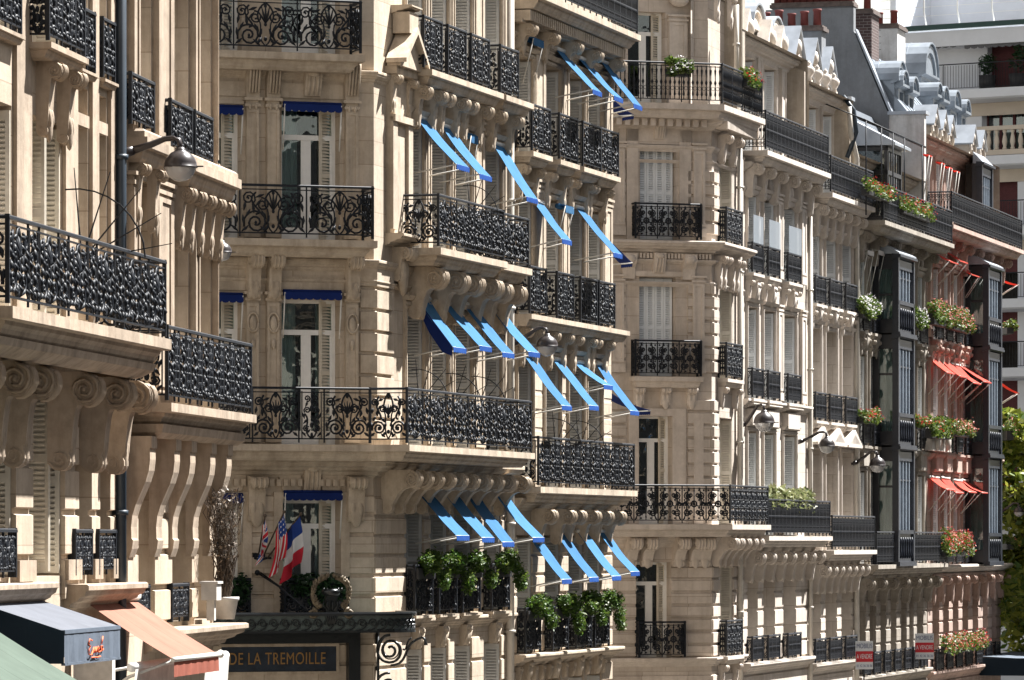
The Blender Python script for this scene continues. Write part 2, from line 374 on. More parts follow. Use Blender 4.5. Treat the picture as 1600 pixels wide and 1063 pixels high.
TH = R(15.0)
FA = Frame(0, 51.0, R(7.22))
FA2 = FA.at(192)
FB = Frame(584, 85.0, TH)
FBf = Frame(584, 85.0, R(70)); FB2 = FB.at(799)
FC = Frame(1112, 116.0, TH)
FCf = Frame(1112, 116.0, R(70))
FC2, FD, FE, FE2 = FC.at(1160), FC.at(1264), FC.at(1335), FC.at(1448)

# ------------------------------------------------------------------ ironwork
def spiral(cx, cz, r0, r1, a0, turns, n=14):
    return [(cx + (r0 + (r1 - r0) * k / n) * math.cos(a0 + 2 * math.pi * turns * k / n), 0, cz + (r0 + (r1 - r0) * k / n) * math.sin(a0 + 2 * math.pi * turns * k / n)) for k in range(n + 1)]
def bez(p0, p1, p2, p3, n=8):
    o = []
    for k in range(n + 1):
        t = k / n; a, b, c, d = (1 - t) ** 3, 3 * t * (1 - t) ** 2, 3 * t * t * (1 - t), t ** 3
        o.append((a * p0[0] + b * p1[0] + c * p2[0] + d * p3[0], 0, a * p0[1] + b * p1[1] + c * p2[1] + d * p3[1]))
    return o
_pan = {}
def panel(style, w, h):
    key = (style, round(w, 2), round(h, 2))
    if key in _pan: return _pan[key]
    mb = MB(); r = 0.0145
    def both(pts, rr=r, n=5):
        mb.tube(pts, rr, n); mb.tube([(w - p[0], p[1], p[2]) for p in pts], rr, n)
    mb.tube([(0, 0, 0), (0, 0, h)], 0.016, 4)
    zb, zt = 0.07, h - 0.05
    if style == 'baroque':
        mb.box(0, w, -.014, .014, zb - .012, zb + .012); mb.box(0, w, -.012, .012, zt - .03, zt - .012)
        c = w / 2; H = zt - zb - .03
        both(spiral(w * .24, zb + H * .24, .19 * w, .03 * w, R(200), -1.9, 20), r * 1.35)
        both(spiral(w * .13, zb + H * .80, .11 * w, .02 * w, R(-60), 1.7, 14), r * 1.1)
        both(bez((w * .24, zb + H * .43), (w * .44, zb + H * .48), (w * .02, zb + H * .70), (w * .24, zb + H * .94)), r * 1.35)
        both(spiral(w * .34, zb + H * .66, .10 * w, .02 * w, R(100), -1.6, 14), r * 1.1)
        both(bez((c, zb), (c - w * .16, zb + H * .2), (c - w * .02, zb + H * .45), (c - w * .11, zb + H * .6)), r)
        both(bez((c - w * .11, zb + H * .6), (c - w * .16, zb + H * .75), (c - w * .08, zb + H * .95), (c, zb + H)), r * 1.2)
        for a in (-50, -25, 0, 25, 50):
            x, z = c + .16 * w * math.sin(R(a)), zb + H * .52 + .30 * w * math.cos(R(a))
            mb.tube([(c, 0, zb + H * .52), ((c + x) / 2, .012, (zb + H * .52 + z) / 2), (x, 0, z)], [.008, .02, .006], 5)
        for x, z, q in ((c, zb + H * .5, .03), (c, zb + H * .16, .034), (w * .24, zb + H * .24, .026), (w * .76, zb + H * .24, .026), (w * .13, zb + H * .8, .02), (w * .87, zb + H * .8, .02), (c, zb + H * .93, .03)):
            mb.ball((x, 0, z), q, 6, 4, (1, .7, 1.2))
        for x0, z0, a in ((.12, .45, 60), (.36, .42, 120), (.07, .62, 80), (.30, .86, 20), (.42, .30, 70), (.08, .10, 40), (.36, .08, 140), (.20, .56, 100), (.40, .12, 60), (.05, .30, 95), (.28, .70, 50)):
            x, z = w * x0, zb + H * z0; dx, dz = .07 * w * math.cos(R(a)), .07 * w * math.sin(R(a))
            both([(x - dx, 0, z - dz), (x, .016, z), (x + dx, 0, z + dz)], [.008, .030, .007])
    elif style == 'lattice':
        mb.box(0, w, -.012, .012, zb - .01, zb + .01); mb.box(0, w, -.012, .012, zt - .03, zt - .012)
        H = zt - zb; c = w / 2; r = .017
        for z0 in (.22, .74):
            both(spiral(w * .22, zb + H * z0, .15 * w, .03 * w, R(90), 1.6, 14), r); both(spiral(w * .36, zb + H * (z0 + .02), .10 * w, .02 * w, R(-90), -1.5, 12), r)
        both(bez((w * .05, zb + H * .5), (w * .2, zb + H * .75), (w * .2, zb + H * .25), (w * .42, zb + H * .5)), r)
        both(bez((w * .05, zb), (w * .3, zb + H * .3), (w * .1, zb + H * .7), (w * .3, zb + H)), r)
        for x0 in (.10, .30):
            for z0 in (.38, .62, .92, .06): mb.ball((w * x0, 0, zb + H * z0), .024, 6, 4); mb.ball((w * (1 - x0), 0, zb + H * z0), .024, 6, 4)
        both(spiral(w * .10, zb + H * .48, .09 * w, .02 * w, R(0), 1.6, 12), r); both([(w * .25, 0, zb), (w * .25, 0, zt)], r * .6, 4)
        mb.tube(spiral(c, zb + H * .5, .11 * w, .11 * w, 0, 1, 14), r * 1.2); mb.ball((c, 0, zb + H * .5), .06 * w, 8, 5, (1, .5, 1.2))
        mb.tube([(c, 0, zb), (c, 0, zt)], r * .8)
        for z0 in (.1, .9): mb.ball((c, 0, zb + H * z0), .025, 6, 4)
    elif style == 'column':                       # a leafy cast baluster panel seen in rows on the long balconies
        mb.box(0, w, -.014, .014, zb - .012, zb + .012); mb.box(0, w, -.012, .012, zt - .03, zt - .012)
        H = zt - zb - .03; c = w / 2
        for x in (.12, .88): mb.tube([(w * x, 0, zb), (w * x, 0, zt)], r * .8, 4)
        both(bez((c, zb), (c - w * .45, zb + H * .18), (c + w * .05, zb + H * .38), (c - w * .28, zb + H * .55)), r * 1.2)
        both(spiral(c - w * .17, zb + H * .62, .14 * w, .02 * w, R(220), -1.6, 12), r)
        both(spiral(c - w * .22, zb + H * .22, .13 * w, .02 * w, R(30), 1.6, 12), r)
        both(spiral(c - w * .17, zb + H * .88, .13 * w, .02 * w, R(-100), 1.5, 12), r)
        for z0, q in ((.08, .035), (.3, .045), (.47, .03), (.66, .05), (.82, .035), (.95, .03)): mb.ball((c, .012, zb + H * z0), q, 6, 4, (.8, .7, 1.3))
        for x0, z0, a in ((.25, .38, 50), (.18, .5, 110), (.3, .76, 70), (.2, .1, 130), (.36, .16, 40)):
            x, z = w * x0, zb + H * z0; dx, dz = .12 * w * math.cos(R(a)), .12 * w * math.sin(R(a))
            both([(x - dx, 0, z - dz), (x, .02, z), (x + dx, 0, z + dz)], [.006, .024, .006])
    elif style == 'baluster':
        mb.box(0, w, -.012, .012, zb - .01, zb + .01); mb.box(0, w, -.012, .012, zt - .03, zt - .012); H = zt - zb
        k = max(1, round(w / .115))
        for j in range(k):
            x = w * (j + .5) / k
            mb.tube([(x, 0, zb + H * t) for t in (0, .1, .14, .3, .42, .5, .58, .7, .86, .9, 1)], [.011, .012, .028, .014, .012, .034, .012, .014, .028, .012, .011], 6)
        for j in range(k):
            x = w * (j + 1) / k; mb.tube(spiral(x, zb + H * .33, .045, .045, 0, 1, 8), .007, 4)
    elif style == 'bars':
        mb.box(0, w, -.012, .012, zb - .01, zb + .01); mb.box(0, w, -.012, .012, zt - .03, zt - .012); H = zt - zb
        mb.box(0, w, -.010, .010, zb + H * .2, zb + H * .215); mb.box(0, w, -.010, .010, zb + H * .8, zb + H * .815)
        k = max(1, round(w / .092))
        for j in range(k):
            x = w * (j + .5) / k; mb.tube([(x, 0, zb), (x, 0, zt)], .013, 4)
            mb.ball((x, 0, zb + H * .5), .032, 6, 4, (1, .6, 1.7)); mb.tube(spiral(x, zb + H * .9, .035, .035, 0, 1, 6), .011, 4); mb.tube(spiral(x, zb + H * .1, .035, .035, 0, 1, 6), .011, 4)
            mb.tube(bez((x - .05, zb + H * .2), (x + .05, zb + H * .35), (x - .05, zb + H * .6), (x + .05, zb + H * .8), 6), .011, 4)
    elif style == 'plain':
        mb.box(0, w, -.012, .012, zb - .01, zb + .01)
        k = max(1, round(w / .12))
        for j in range(k):
            x = w * (j + .5) / k; mb.tube([(x, 0, zb), (x, 0, zt)], .009, 4)
    _pan[key] = mb; return mb

def railing(mb, path, v, h, style='baroque', pw=0.95, rail=0.028):
    for (a, b) in zip(path[:-1], path[1:]):
        L = math.hypot(b[0] - a[0], b[1] - a[1])
        if L < .02: continue
        n = max(1, round(L / pw)); w = L / n
        if n >= 3 and style in ('baroque', 'column') and pw < 1.0:   # wide panels alternate with narrow ones, as cast ranges do
            n = n // 2 * 2 + 1; nw = n // 2; ww = L / (n - nw + nw * .55); seq = []; o_ = 0.0
            for k in range(n): q = ww * (.55 if k % 2 else 1.0); seq.append((o_, q, style if k % 2 == 0 else ('column' if style == 'baroque' else 'lattice'))); o_ += q
        else: seq = [(w * k, w, style) for k in range(n)]
        du, dw = (b[0] - a[0]) / L, (b[1] - a[1]) / L
        for o_, w, st in seq:
            pn = panel(st, w, h); ox, oy = a[0] + du * o_, a[1] + dw * o_
            def fn(p, ox=ox, oy=oy):              # p is stored as (u,-w,v)
                s_, t_ = p[0], -p[1]
                return (ox + du * s_ - dw * t_, -(oy + dw * s_ + du * t_), v + p[2])
            mb.add(pn, fn)
    hr = [(-rail, h - .018), (-rail * .9, h + .012), (-rail * .4, h + .024), (rail * .4, h + .024), (rail * .9, h + .012), (rail, h - .018)]
    mb.sweep(path, hr, v=v)
    for p in path: mb.box(p[0] - .022, p[0] + .022, p[1] - .022, p[1] + .022, v, v + h + .03)

# ------------------------------------------------------------------ stone details
def nose(h, s=1.0):                                  # moulded edge of a balcony slab, offsets from its outer line
    return [(-.24 * s, 0), (0, 0), (.0, -.40 * h), (-.02 * s, -.44 * h), (-.10 * s, -.45 * h), (-.11 * s, -.58 * h), (-.15 * s, -.72 * h), (-.16 * s, -.84 * h), (-.21 * s, -1.0 * h), (-.24 * s, -1.0 * h)]
def inset_path(path, d):
    n = len(path); rp = []
    for k, p in enumerate(path):
        ns = []
        for a, b in ((k - 1, k), (k, k + 1)):
            if 0 <= a and b < n:
                du, dw = path[b][0] - path[a][0], path[b][1] - path[a][1]; L = math.hypot(du, dw) or 1; ns.append((-dw / L, du / L))
        mx, my = ns[0] if len(ns) == 1 else (ns[0][0] + ns[1][0], ns[0][1] + ns[1][1])
        if len(ns) == 2: q = max(.3, 1 + ns[0][0] * ns[1][0] + ns[0][1] * ns[1][1]); mx /= q; my /= q
        rp.append((p[0] - mx * d, p[1] - my * d))
    return rp
def ledge(mb, path, inner, v, h, s=1.0):
    mb.sweep(path, nose(h, s), v=v); mb.slab(inset_path(path, .21 * s) + list(inner), v - h * .985, v - .004)
def cornice_prof(p, h):
    return [(0, 0), (p * .92, 0), (p, -.05 * h), (p, -.22 * h), (p * .90, -.26 * h), (p * .84, -.42 * h), (p * .62, -.52 * h), (p * .55, -.62 * h), (p * .3, -.72 * h), (p * .24, -.88 * h), (p * .1, -.92 * h), (p * .08, -h), (0, -h)]
def bracket_mb(P, H, wd, plain=False, leaf=True):    # scroll console: projection, height, width
    mb = MB(); rv = min(P * .31, H * .21); r2 = min(P * .22, H * .13)
    pts = [(0, 0), (P - rv * .4, 0)]
    if plain:
        pts = [(0, 0), (P, 0), (P, -H * .10)]
        for k in range(9):
            t = k / 8; pts.append((P * (.94 - .66 * (t ** 1.0) + .13 * math.sin(t * math.pi * 2)), -H * (.10 + .74 * t)))
        pts += [(P * .34, -H * .86), (P * .30, -H * .93), (P * .2, -H), (0, -H)]
    else:
        cw, cv = P - rv, -rv * 1.02
        for k in range(11):
            a = R(80 - 190 * k / 10); pts.append((cw + rv * math.cos(a), cv + rv * math.sin(a)))
        e = pts[-1]; b0 = (r2 * 2.0, -H + r2 * 1.4)
        for k in range(1, 8):
            t = k / 8; pts.append((e[0] + (b0[0] - e[0]) * (t ** .6), e[1] + (b0[1] - e[1]) * (t ** 1.25)))
        for k in range(9):
            a = R(35 - 190 * k / 8); pts.append((r2 + r2 * 1.0 * math.cos(a), -H + r2 + r2 * math.sin(a)))
        pts += [(0, -H + r2 * .6)]
    mb.prof(pts, -wd / 2, wd / 2)
    if not plain:
        for sgn in (-1, 1):
            u = sgn * (wd / 2 + .004)
            sp = spiral(cw, cv, rv * .93, rv * .12, R(90), -2.2, 26); mb.tube([(u, p[0], p[2]) for p in sp], rv * .11, 5)
            sp = spiral(r2, -H + r2, r2 * .9, r2 * .15, R(200), 1.6, 14); mb.tube([(u, p[0], p[2]) for p in sp], r2 * .11, 4)
            mb.ball((u, cw, cv), rv * .17, 8, 4)
        if leaf:
            i = 20; p = pts[min(i, len(pts) - 1)]; mb.ball((0, p[0] + .0, p[1] + .02), wd * .42, 9, 6, (1, .42, 1.9))    # acanthus leaf low on the front
            for off in (-.22, .22): mb.ball((off * wd, p[0] + .02, p[1] + .10), wd * .22, 7, 5, (1, .5, 2.0))
            for off in (-.3, 0, .3): mb.tube([(off * wd, q[0] + .008, q[1]) for q in pts[4:12]], wd * .09, 5)
    return mb
_br = {}
def bracket(parent, fr, u, v, P, H, wd, mat, plain=False, name='bracket', leaf=True):
    key = (round(P, 2), round(H, 2), round(wd, 2), mat, plain, leaf)
    if key not in _br: _br[key] = bracket_mb(P, H, wd, plain, leaf).mesh(name, mat)
    return part(name, _br[key], mat, parent, fr.T(u, 0, v))

def wall(root, fr, u0, u1, v0, v1, openings, mat, reveal=.35, courses=None, name='wall', w=0.0, skip=()):
    """stone face with real openings and reveals; courses = list of (v0,v1,height,relief) bands of drafted masonry"""
    mb = MB()
    us = sorted({u0, u1, *[q for o in openings for q in o[:2]]}); vs = sorted({v0, v1, *[q for o in openings for q in o[2:4]]})
    us = [q for q in us if u0 - 1e-6 <= q <= u1 + 1e-6]; vs = [q for q in vs if v0 - 1e-6 <= q <= v1 + 1e-6]
    for a, b in zip(us[:-1], us[1:]):
        for c, d in zip(vs[:-1], vs[1:]):
            mu, mv = (a + b) / 2, (c + d) / 2
            if any(o[0] < mu < o[1] and o[2] < mv < o[3] for o in openings): continue
            mb.quad((a, w, c), (b, w, c), (b, w, d), (a, w, d))
    for o in openings:
        a, b, c, d = o[:4]; r = w - reveal
        mb.quad((a, w, c), (a, w, d), (a, r, d), (a, r, c)); mb.quad((b, w, d), (b, w, c), (b, r, c), (b, r, d))
        mb.quad((a, w, d), (b, w, d), (b, r, d), (a, r, d)); mb.quad((b, w, c), (a, w, c), (a, r, c), (b, r, c))
    for (ca, cb, ch, rel) in (courses or []):
        n = max(1, round((cb - ca) / ch)); ch = (cb - ca) / n; g = .028; e = .016
        for k in range(n):
            a, b = ca + k * ch + g, ca + (k + 1) * ch - g
            segs = [(u0, u1)]
            for o in openings:
                if o[2] < b - .02 and o[3] > a + .02:
                    ns = []
                    for s0, s1 in segs:
                        if o[1] <= s0 or o[0] >= s1: ns.append((s0, s1)); continue
                        if o[0] - s0 > .03: ns.append((s0, o[0]))
                        if s1 - o[1] > .03: ns.append((o[1], s1))
                    segs = ns
            for s0, s1 in segs:
                if any(x0 < (s0 + s1) / 2 < x1 for x0, x1 in skip): continue
                a_, b_ = s0 + .002, s1 - .002
                pr = [(w, a), (w + rel, a + e), (w + rel, b - e), (w, b)]
                mb.prof(pr, a_, b_)
    return part(name, mb, mat, root, fr.M)

_sh = {}
def shutter_mesh(w, h, mat):
    key = (round(w, 2), round(h, 2), mat)
    if key in _sh: return _sh[key]
    mb = MB(); t = .018
    mb.box(0, .05, -t, t, 0, h); mb.box(w - .05, w, -t, t, 0, h)
    rails = [0, h * .5 - .04, h - .08]
    for z in rails: mb.box(.05, w - .05, -t, t, z, z + .08)
    for z0, z1 in ((.08, h * .5 - .04), (h * .5 + .04, h - .08)):
        n = max(2, int((z1 - z0) / .055)); p = (z1 - z0) / n
        for k in range(n):
            z = z0 + k * p
            mb.prof([(-t, z + p * .75), (-t, z + p), (t * .9, z + p * .3), (t * .9, z + p * .08)], .05, w - .05, cap=False)
    _sh[key] = mb.mesh('shutter', mat); return _sh[key]
_wf, _pn, _cu = {}, {}, {}
def window(root, fr, o, depth=.30, w=0.0, shut='far', smat='shutter', detail=True, curtain=False, transom=True, arch=True, room=True, fm='white'):
    """casement window set into opening o=(u0,u1,v0,v1); folding louvred shutters in the reveals or closed across"""
    a, b, c, d = o[:4]; W, H = b - a, d - c; key = (round(W, 2), round(H, 2), transom, fm)
    if key not in _wf:
        mb = MB(); f = .06
        mb.box(0, f, -.04, .03, 0, H); mb.box(W - f, W, -.04, .03, 0, H); mb.box(f, W - f, -.04, .03, H - f, H); mb.box(f, W - f, -.04, .03, 0, .10)
        top = H * .78 if transom else H - f
        if transom: mb.box(f, W - f, -.035, .035, top - .05, top + .04)
        mb.box(W / 2 - .055, W / 2 + .055, -.03, .025, .10, top - .05)
        for s0, s1 in ((f, W / 2 - .055), (W / 2 + .055, W - f)):
            mb.box(s0, s0 + .035, -.025, .015, .10, top - .05); mb.box(s1 - .035, s1, -.025, .015, .10, top - .05)
            mb.box(s0 + .035, s1 - .035, -.025, .015, .1, .26)
        _wf[key] = mb.mesh('window', fm)
        pb = MB(); pb.box(.03, W - .03, -.012, -.004, .03, H - .03); _pn[key] = pb.mesh('pane', 'glass')
    m = fr.T(a, w - depth, c)
    win = part('window', _wf[key], None, root, m)
    part('pane', _pn[key], None, win, m)
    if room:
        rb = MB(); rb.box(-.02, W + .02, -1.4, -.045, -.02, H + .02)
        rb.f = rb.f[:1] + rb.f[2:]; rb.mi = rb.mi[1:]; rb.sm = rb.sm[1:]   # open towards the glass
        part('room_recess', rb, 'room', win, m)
    if curtain:
        cb = MB()
        ea, eb = rnd.uniform(.22, .46), rnd.uniform(.54, .78)
        for s0, s1, ph in ((.05, W * ea, rnd.uniform(0, 3)), (W * eb, W - .05, rnd.uniform(0, 3))):
            n = 26; pr = None
            for k in range(n + 1):
                u = s0 + (s1 - s0) * k / n; ww = -.10 + .035 * math.sin(k * 1.25 + ph) + .02 * math.sin(k * .47)
                lean = (.10 if ph else -.04) * 0
                q = (cb.P(u, ww, .06), cb.P(u + lean, ww * .9, H * .5), cb.P(u, ww, H - .06))
                if pr: cb.F(pr[0], q[0], q[1], pr[1]); cb.F(pr[1], q[1], q[2], pr[2])
                pr = q
        cb.sm = [True] * len(cb.f); part('curtain', cb, 'curtain', win, m)
    if shut in ('far', 'both'):
        sw = depth - .03; me = shutter_mesh(sw, H - .08, smat)
        rot = Matrix.Rotation(R(90), 4, 'Z')          # local u -> inward depth
        part('shutter', me, None, win, fr.T(b - .028, w - .01, c + .03) @ rot)
        if shut == 'both': part('shutter', me, None, win, fr.T(a + .028, w - .01, c + .03) @ rot)
    elif shut == 'closed':
        n = 4; sw = (W - .04) / n; me = shutter_mesh(sw - .008, H - .06, smat)
        for k in range(n): part('shutter', me, None, win, fr.T(a + .02 + k * sw, w - depth + .10, c + .03))
    elif shut == 'ajar':
        sw = W * .27; me = shutter_mesh(sw, H - .06, smat)
        part('shutter', me, None, win, fr.T(b - .03 - sw * math.cos(R(20)), w - depth + .06, c + .03) @ Matrix.Rotation(R(-20) * -1, 4, 'Z'))
    return win

def architrave(mb, o, wd=.13, rel=.05, w=0.0, sill=False):
    if isinstance(mb, Multi): mb = mb.piece()
    a, b, c, d = o[:4]
    for q in ((a - wd, a, c, d), (b, b + wd, c, d)):
        mb.box(q[0], q[1], w, w + rel, q[2], q[3]); mb.box(q[0] + wd * .3, q[1] - wd * .3, w + rel, w + rel + .018, q[2], q[3])
    mb.box(a - wd, b + wd, w, w + rel, d, d + wd); mb.box(a - wd * .7, b + wd * .7, w + rel, w + rel + .018, d + wd * .3, d + wd * .7)
    mb.prof([(w, d + wd), (w + rel + .05, d + wd + .01), (w + rel + .10, d + wd + .09), (w, d + wd + .10)], a - wd - .03, b + wd + .03)

def keystone(mb, u, v, wd, h, p, w=0.0):
    if isinstance(mb, Multi): mb = mb.piece()
    mb.prof([(w, v), (w + p * .5, v), (w + p, v + h * .75), (w + p, v + h), (w, v + h)], u - wd / 2, u + wd / 2)
    for k in (-1, 0, 1): mb.tube([(u + k * wd * .27, w + p * .5, v + .02), (u + k * wd * .27, w + p * .78, v + h * .4), (u + k * wd * .27, w + p, v + h * .75)], wd * .10, 5)
    mb.ball((u, w + p * .95, v + h * .84), wd * .42, 8, 5, (1, .5, .55))

def pilaster(mb, u0, u1, v0, v1, rel=.06, w=0.0, panel_=True):
    if isinstance(mb, Multi): mb = mb.piece()
    mb.box(u0, u1, w, w + rel, v0, v1)
    if panel_:
        e = (u1 - u0) * .22
        mb.box(u0, u0 + e, w + rel, w + rel + .02, v0 + .25, v1 - .2); mb.box(u1 - e, u1, w + rel, w + rel + .02, v0 + .25, v1 - .2)
        mb.box(u0 + e, u1 - e, w + rel, w + rel + .02, v1 - .26, v1 - .2); mb.box(u0 + e, u1 - e, w + rel, w + rel + .02, v0 + .25, v0 + .31)
    for z, hh, q in ((v1 - .16, .05, .03), (v1 - .05, .05, .05), (v0, .2, .03)): mb.box(u0 - q, u1 + q, w, w + rel + q, z, z + hh)

def dentils(mb, u0, u1, v0, v1, p, pitch=.14, w=0.0):
    n = int((u1 - u0) / pitch)
    for k in range(n): mb.box(u0 + k * pitch, u0 + k * pitch + pitch * .6, w, w + p, v0, v1)

def body(root, pts, v0, v1, mat, name='rear_wall'):   # closes a building behind its street faces; pts world XY, first and last on the street line
    mb = MB(); n = len(pts)
    a = [(p[0], -p[1], v0) for p in pts]; b = [(p[0], -p[1], v1) for p in pts]
    for k in range(n - 1): mb.quad(a[k], a[k + 1], b[k + 1], b[k])
    mb.poly(b)
    return part(name, mb, mat, root, Matrix())

def downpipe(root, fr, u, v0, v1, r=.07, mat='pipe', w=.10):
    mb = MB(); mb.tube([(u, w, v0), (u, w, v1)], r, 10)
    z = v0 + 1.2
    while z < v1: mb.tube([(u, w, z), (u, w, z + .06)], r * 1.35, 10); mb.box(u - .02, u + .02, 0, w, z, z + .05); z += 2.1
    return part('downpipe', mb, mat, root, fr.M)

def awning(fr, x0, y0, x1, y1, label, group, mat='blue', vmat='bluedark', wid=.88, w0=.06, arm=True, name='awning', val=.10, cheek=False):
    """sloped canvas awning; (x0,y0) its upper corner on the wall and (x1,y1) the outer lower corner as measured"""
    u = fr.U(x0, w0); v = fr.V(x0, y0, w0)
    lo, hi = 0.02, 3.0
    for _ in range(40):
        w = (lo + hi) / 2
        p = fr.world(u + wid, w0 + w, v); x = CX + FPX * p.x / p.y
        if x < x1: lo = w
        else: hi = w
    drop = v - (EYE + (HY - y1) / FPX * p.y)
    root = thing(name, label, 'awning', fr.T(u, 0, v), group)
    mb = MB(); n, m_ = 12, 8; pr = None; rr = random.Random(int(x0 * 31 + y0 * 7)); s1, s2, ph = rr.uniform(.015, .05), rr.uniform(.004, .016), rr.uniform(0, 6)
    for k in range(n + 1):                            # canvas with sag, soft creases and a slack edge
        t = k / n; row = []
        for j in range(m_ + 1):
            q_ = j / m_; z = -drop * t - s1 * math.sin(math.pi * t) - .6 * s1 * math.sin(math.pi * q_) * math.sin(math.pi * t) + s2 * math.sin(q_ * 7 + t * 5 + ph) * math.sin(math.pi * min(1, t * 1.2))
            e = .012 * math.sin(t * 9 + ph) if j in (0, m_) else 0
            row.append((mb.P(wid * q_ + e, w0 + w * t, z), mb.P(wid * q_ + e, w0 + w * t, z - .010)))
        if pr:
            for j in range(m_): mb.F(pr[j][0], pr[j + 1][0], row[j + 1][0], row[j][0]); mb.F(pr[j][1], row[j][1], row[j + 1][1], pr[j + 1][1])
            for j in (0, m_): mb.F(pr[j][0], pr[j][1], row[j][1], row[j][0])
        pr = row
    mb.sm = [len(f) == 4 for f in mb.f]
    part('canvas', mb, mat, root)
    vb = MB(); ns = 6
    pts = [(0, -drop), (wid, -drop)]
    for k in range(ns, 0, -1):
        for j in range(4):
            a = math.pi * j / 4; uu = wid * (k - .5 + .5 * math.cos(a)) / ns; pts.append((uu, -drop - val * (.72 + .28 * math.sin(a))))
    vb.plate(pts, w0 + w + .004, w0 + w + .010); part('valance', vb, vmat, root)
    if cheek:
        kb = MB(); kb.prof([(w0, 0), (w0 + w, -drop), (w0 + w * .97, -drop - .16), (w0 + w * .72, -drop - .10), (w0 + w * .35, -drop * .70), (w0, -.12)], -.006, 0); part('side_panel', kb, 'blueshade', root)
    bb = MB(); bb.tube([(0, w0 + w - .01, -drop - .012), (wid, w0 + w - .01, -drop - .012)], .018, 6); part('front_bar', bb, 'rod', root)
    rb = MB(); rb.tube([(-.03, w0 - .01, .03), (wid + .03, w0 - .01, .03)], .045, 8); part('roller', rb, 'rod', root)
    if arm:
        for uu in (.02, wid - .02):
            ab = MB(); ab.tube([(uu, .02, -drop - arm * .15), (uu, w0 + w - .01, -drop - .012)], .015, 5); part('arm', ab, 'rod', root)
    return root

def rolled(fr, x0, y0, wid, label, group, mat='blue', arm=.9, proj=.16, h=.12):
    u = fr.U(x0, .1); v = fr.V(x0, y0, .1)
    root = thing('rolled_awning', label, 'awning', fr.T(u, 0, v), group)
    mb = MB(); mb.tube([(0, .09, 0), (wid, .09, 0)], min(.06, h * .6), 9); part('roller', mb, mat, root)
    pts = [(0, .02), (wid, .02)]; ns = max(5, int(wid / .13))
    for k in range(ns, 0, -1):
        for j in range(4):
            a = math.pi * j / 4; pts.append((wid * (k - .5 + .5 * math.cos(a)) / ns, -h * (.75 + .25 * math.sin(a))))
    vb = MB(); vb.plate(pts, proj, proj + .006); part('valance', vb, mat, root)
    tb = MB(); tb.prof([(.05, .05), (proj + .006, .02), (proj + .006, .008), (.05, .03)], 0, wid); part('canvas', tb, mat, root)
    if arm:
        for uu in (.01, wid - .01):
            ab = MB(); ab.tube([(uu, proj, .0), (uu + .0, .03, -arm)], .013, 5); part('arm', ab, 'rod', root)
    return root

def foliage(mb, cents, n, size, r=rnd, droop=0.0):
    for _ in range(n):
        c = r.choice(cents)
        while True:
            x, y, z = (r.uniform(-1, 1) for _ in range(3))
            q = x * x + y * y + z * z
            if q < 1: break
        if r.random() < .6 and q > .01: k = (q ** .5) ** -.6; x *= min(k, 1.6) * .8; y *= min(k, 1.6) * .8; z *= min(k, 1.6) * .8
        p = Vector((c[0] + x * c[3], c[1] + y * c[4 if len(c) > 4 else 3], c[2] + z * (c[5] if len(c) > 5 else c[3])))
        a = Vector((r.gauss(0, 1), r.gauss(0, 1), r.gauss(0, .7) - droop)).normalized(); b = a.orthogonal().normalized()
        b = (Matrix.Rotation(r.uniform(0, 6.28), 3, a) @ b); s_ = size * r.uniform(.6, 1.35)
        t = a * s_; q = b * s_ * .42
        mb.F(mb.P(*(p - t)), mb.P(*(p + q)), mb.P(*(p + t)), mb.P(*(p - q)))

def text_mesh(s, size, mat, ext=.004, font_shear=0, name='lettering', align='CENTER', spacing=1.0):
    cu = bpy.data.curves.new(name, 'FONT'); cu.body = s; cu.size = size; cu.extrude = ext; cu.align_x = align; cu.align_y = 'CENTER'; cu.shear = font_shear; cu.space_character = spacing
    o = bpy.data.objects.new('tmp', cu); COL.objects.link(o)
    bpy.context.view_layer.update()
    me = bpy.data.meshes.new_from_object(o.evaluated_get(bpy.context.evaluated_depsgraph_get()))
    bpy.data.objects.remove(o); me.name = name; me.materials.clear(); me.materials.append(M[mat]); return me

ROTX = Matrix.Rotation(R(90), 4, 'X')

# ------------------------------------------------------------------ ground
def ground():
    mb = MB(); mb.quad((-400, 200, 0), (600, 200, 0), (600, -900, 0), (-400, -900, 0))
    solo('ground', mb, 'asphalt', None, None, kind='structure')
    mb = MB(); d = FB.d; n = FB.n; p0 = FA.world(-60, 0); p1 = FA.world(14, 0); p2 = FB.world(-3, 0); p3 = FC.world(60, 0)
    path = [(p.x, -p.y) for p in (p0, p1, p2, p3)]
    mb2 = MB(); pts = [(p.x, p.y) for p in (p0, p1, p2, p3)]
    off = [(p.x + 2.6, p.y - .6) for p in (p0, p1, p2, p3)]
    back = [(p.x - 30, p.y + 2) for p in (p0, p1, p2, p3)]
    mb2.slab([(x, -y) for x, y in off] + [(x, -y) for x, y in back[::-1]], 0.004, 0.14)
    solo('pavement', mb2, 'paving', None, None, kind='structure')
    mb3 = MB(); far = [(p.x + 16, p.y - 3) for p in (p0, p1, p2, p3)]; far2 = [(p.x + 21, p.y - 3) for p in (p0, p1, p2, p3)]
    mb3.slab([(x, -y) for x, y in far] + [(x, -y) for x, y in far2[::-1]], 0.004, 0.14)
    solo('opposite_pavement', mb3, 'paving', None, None, kind='structure')
ground()
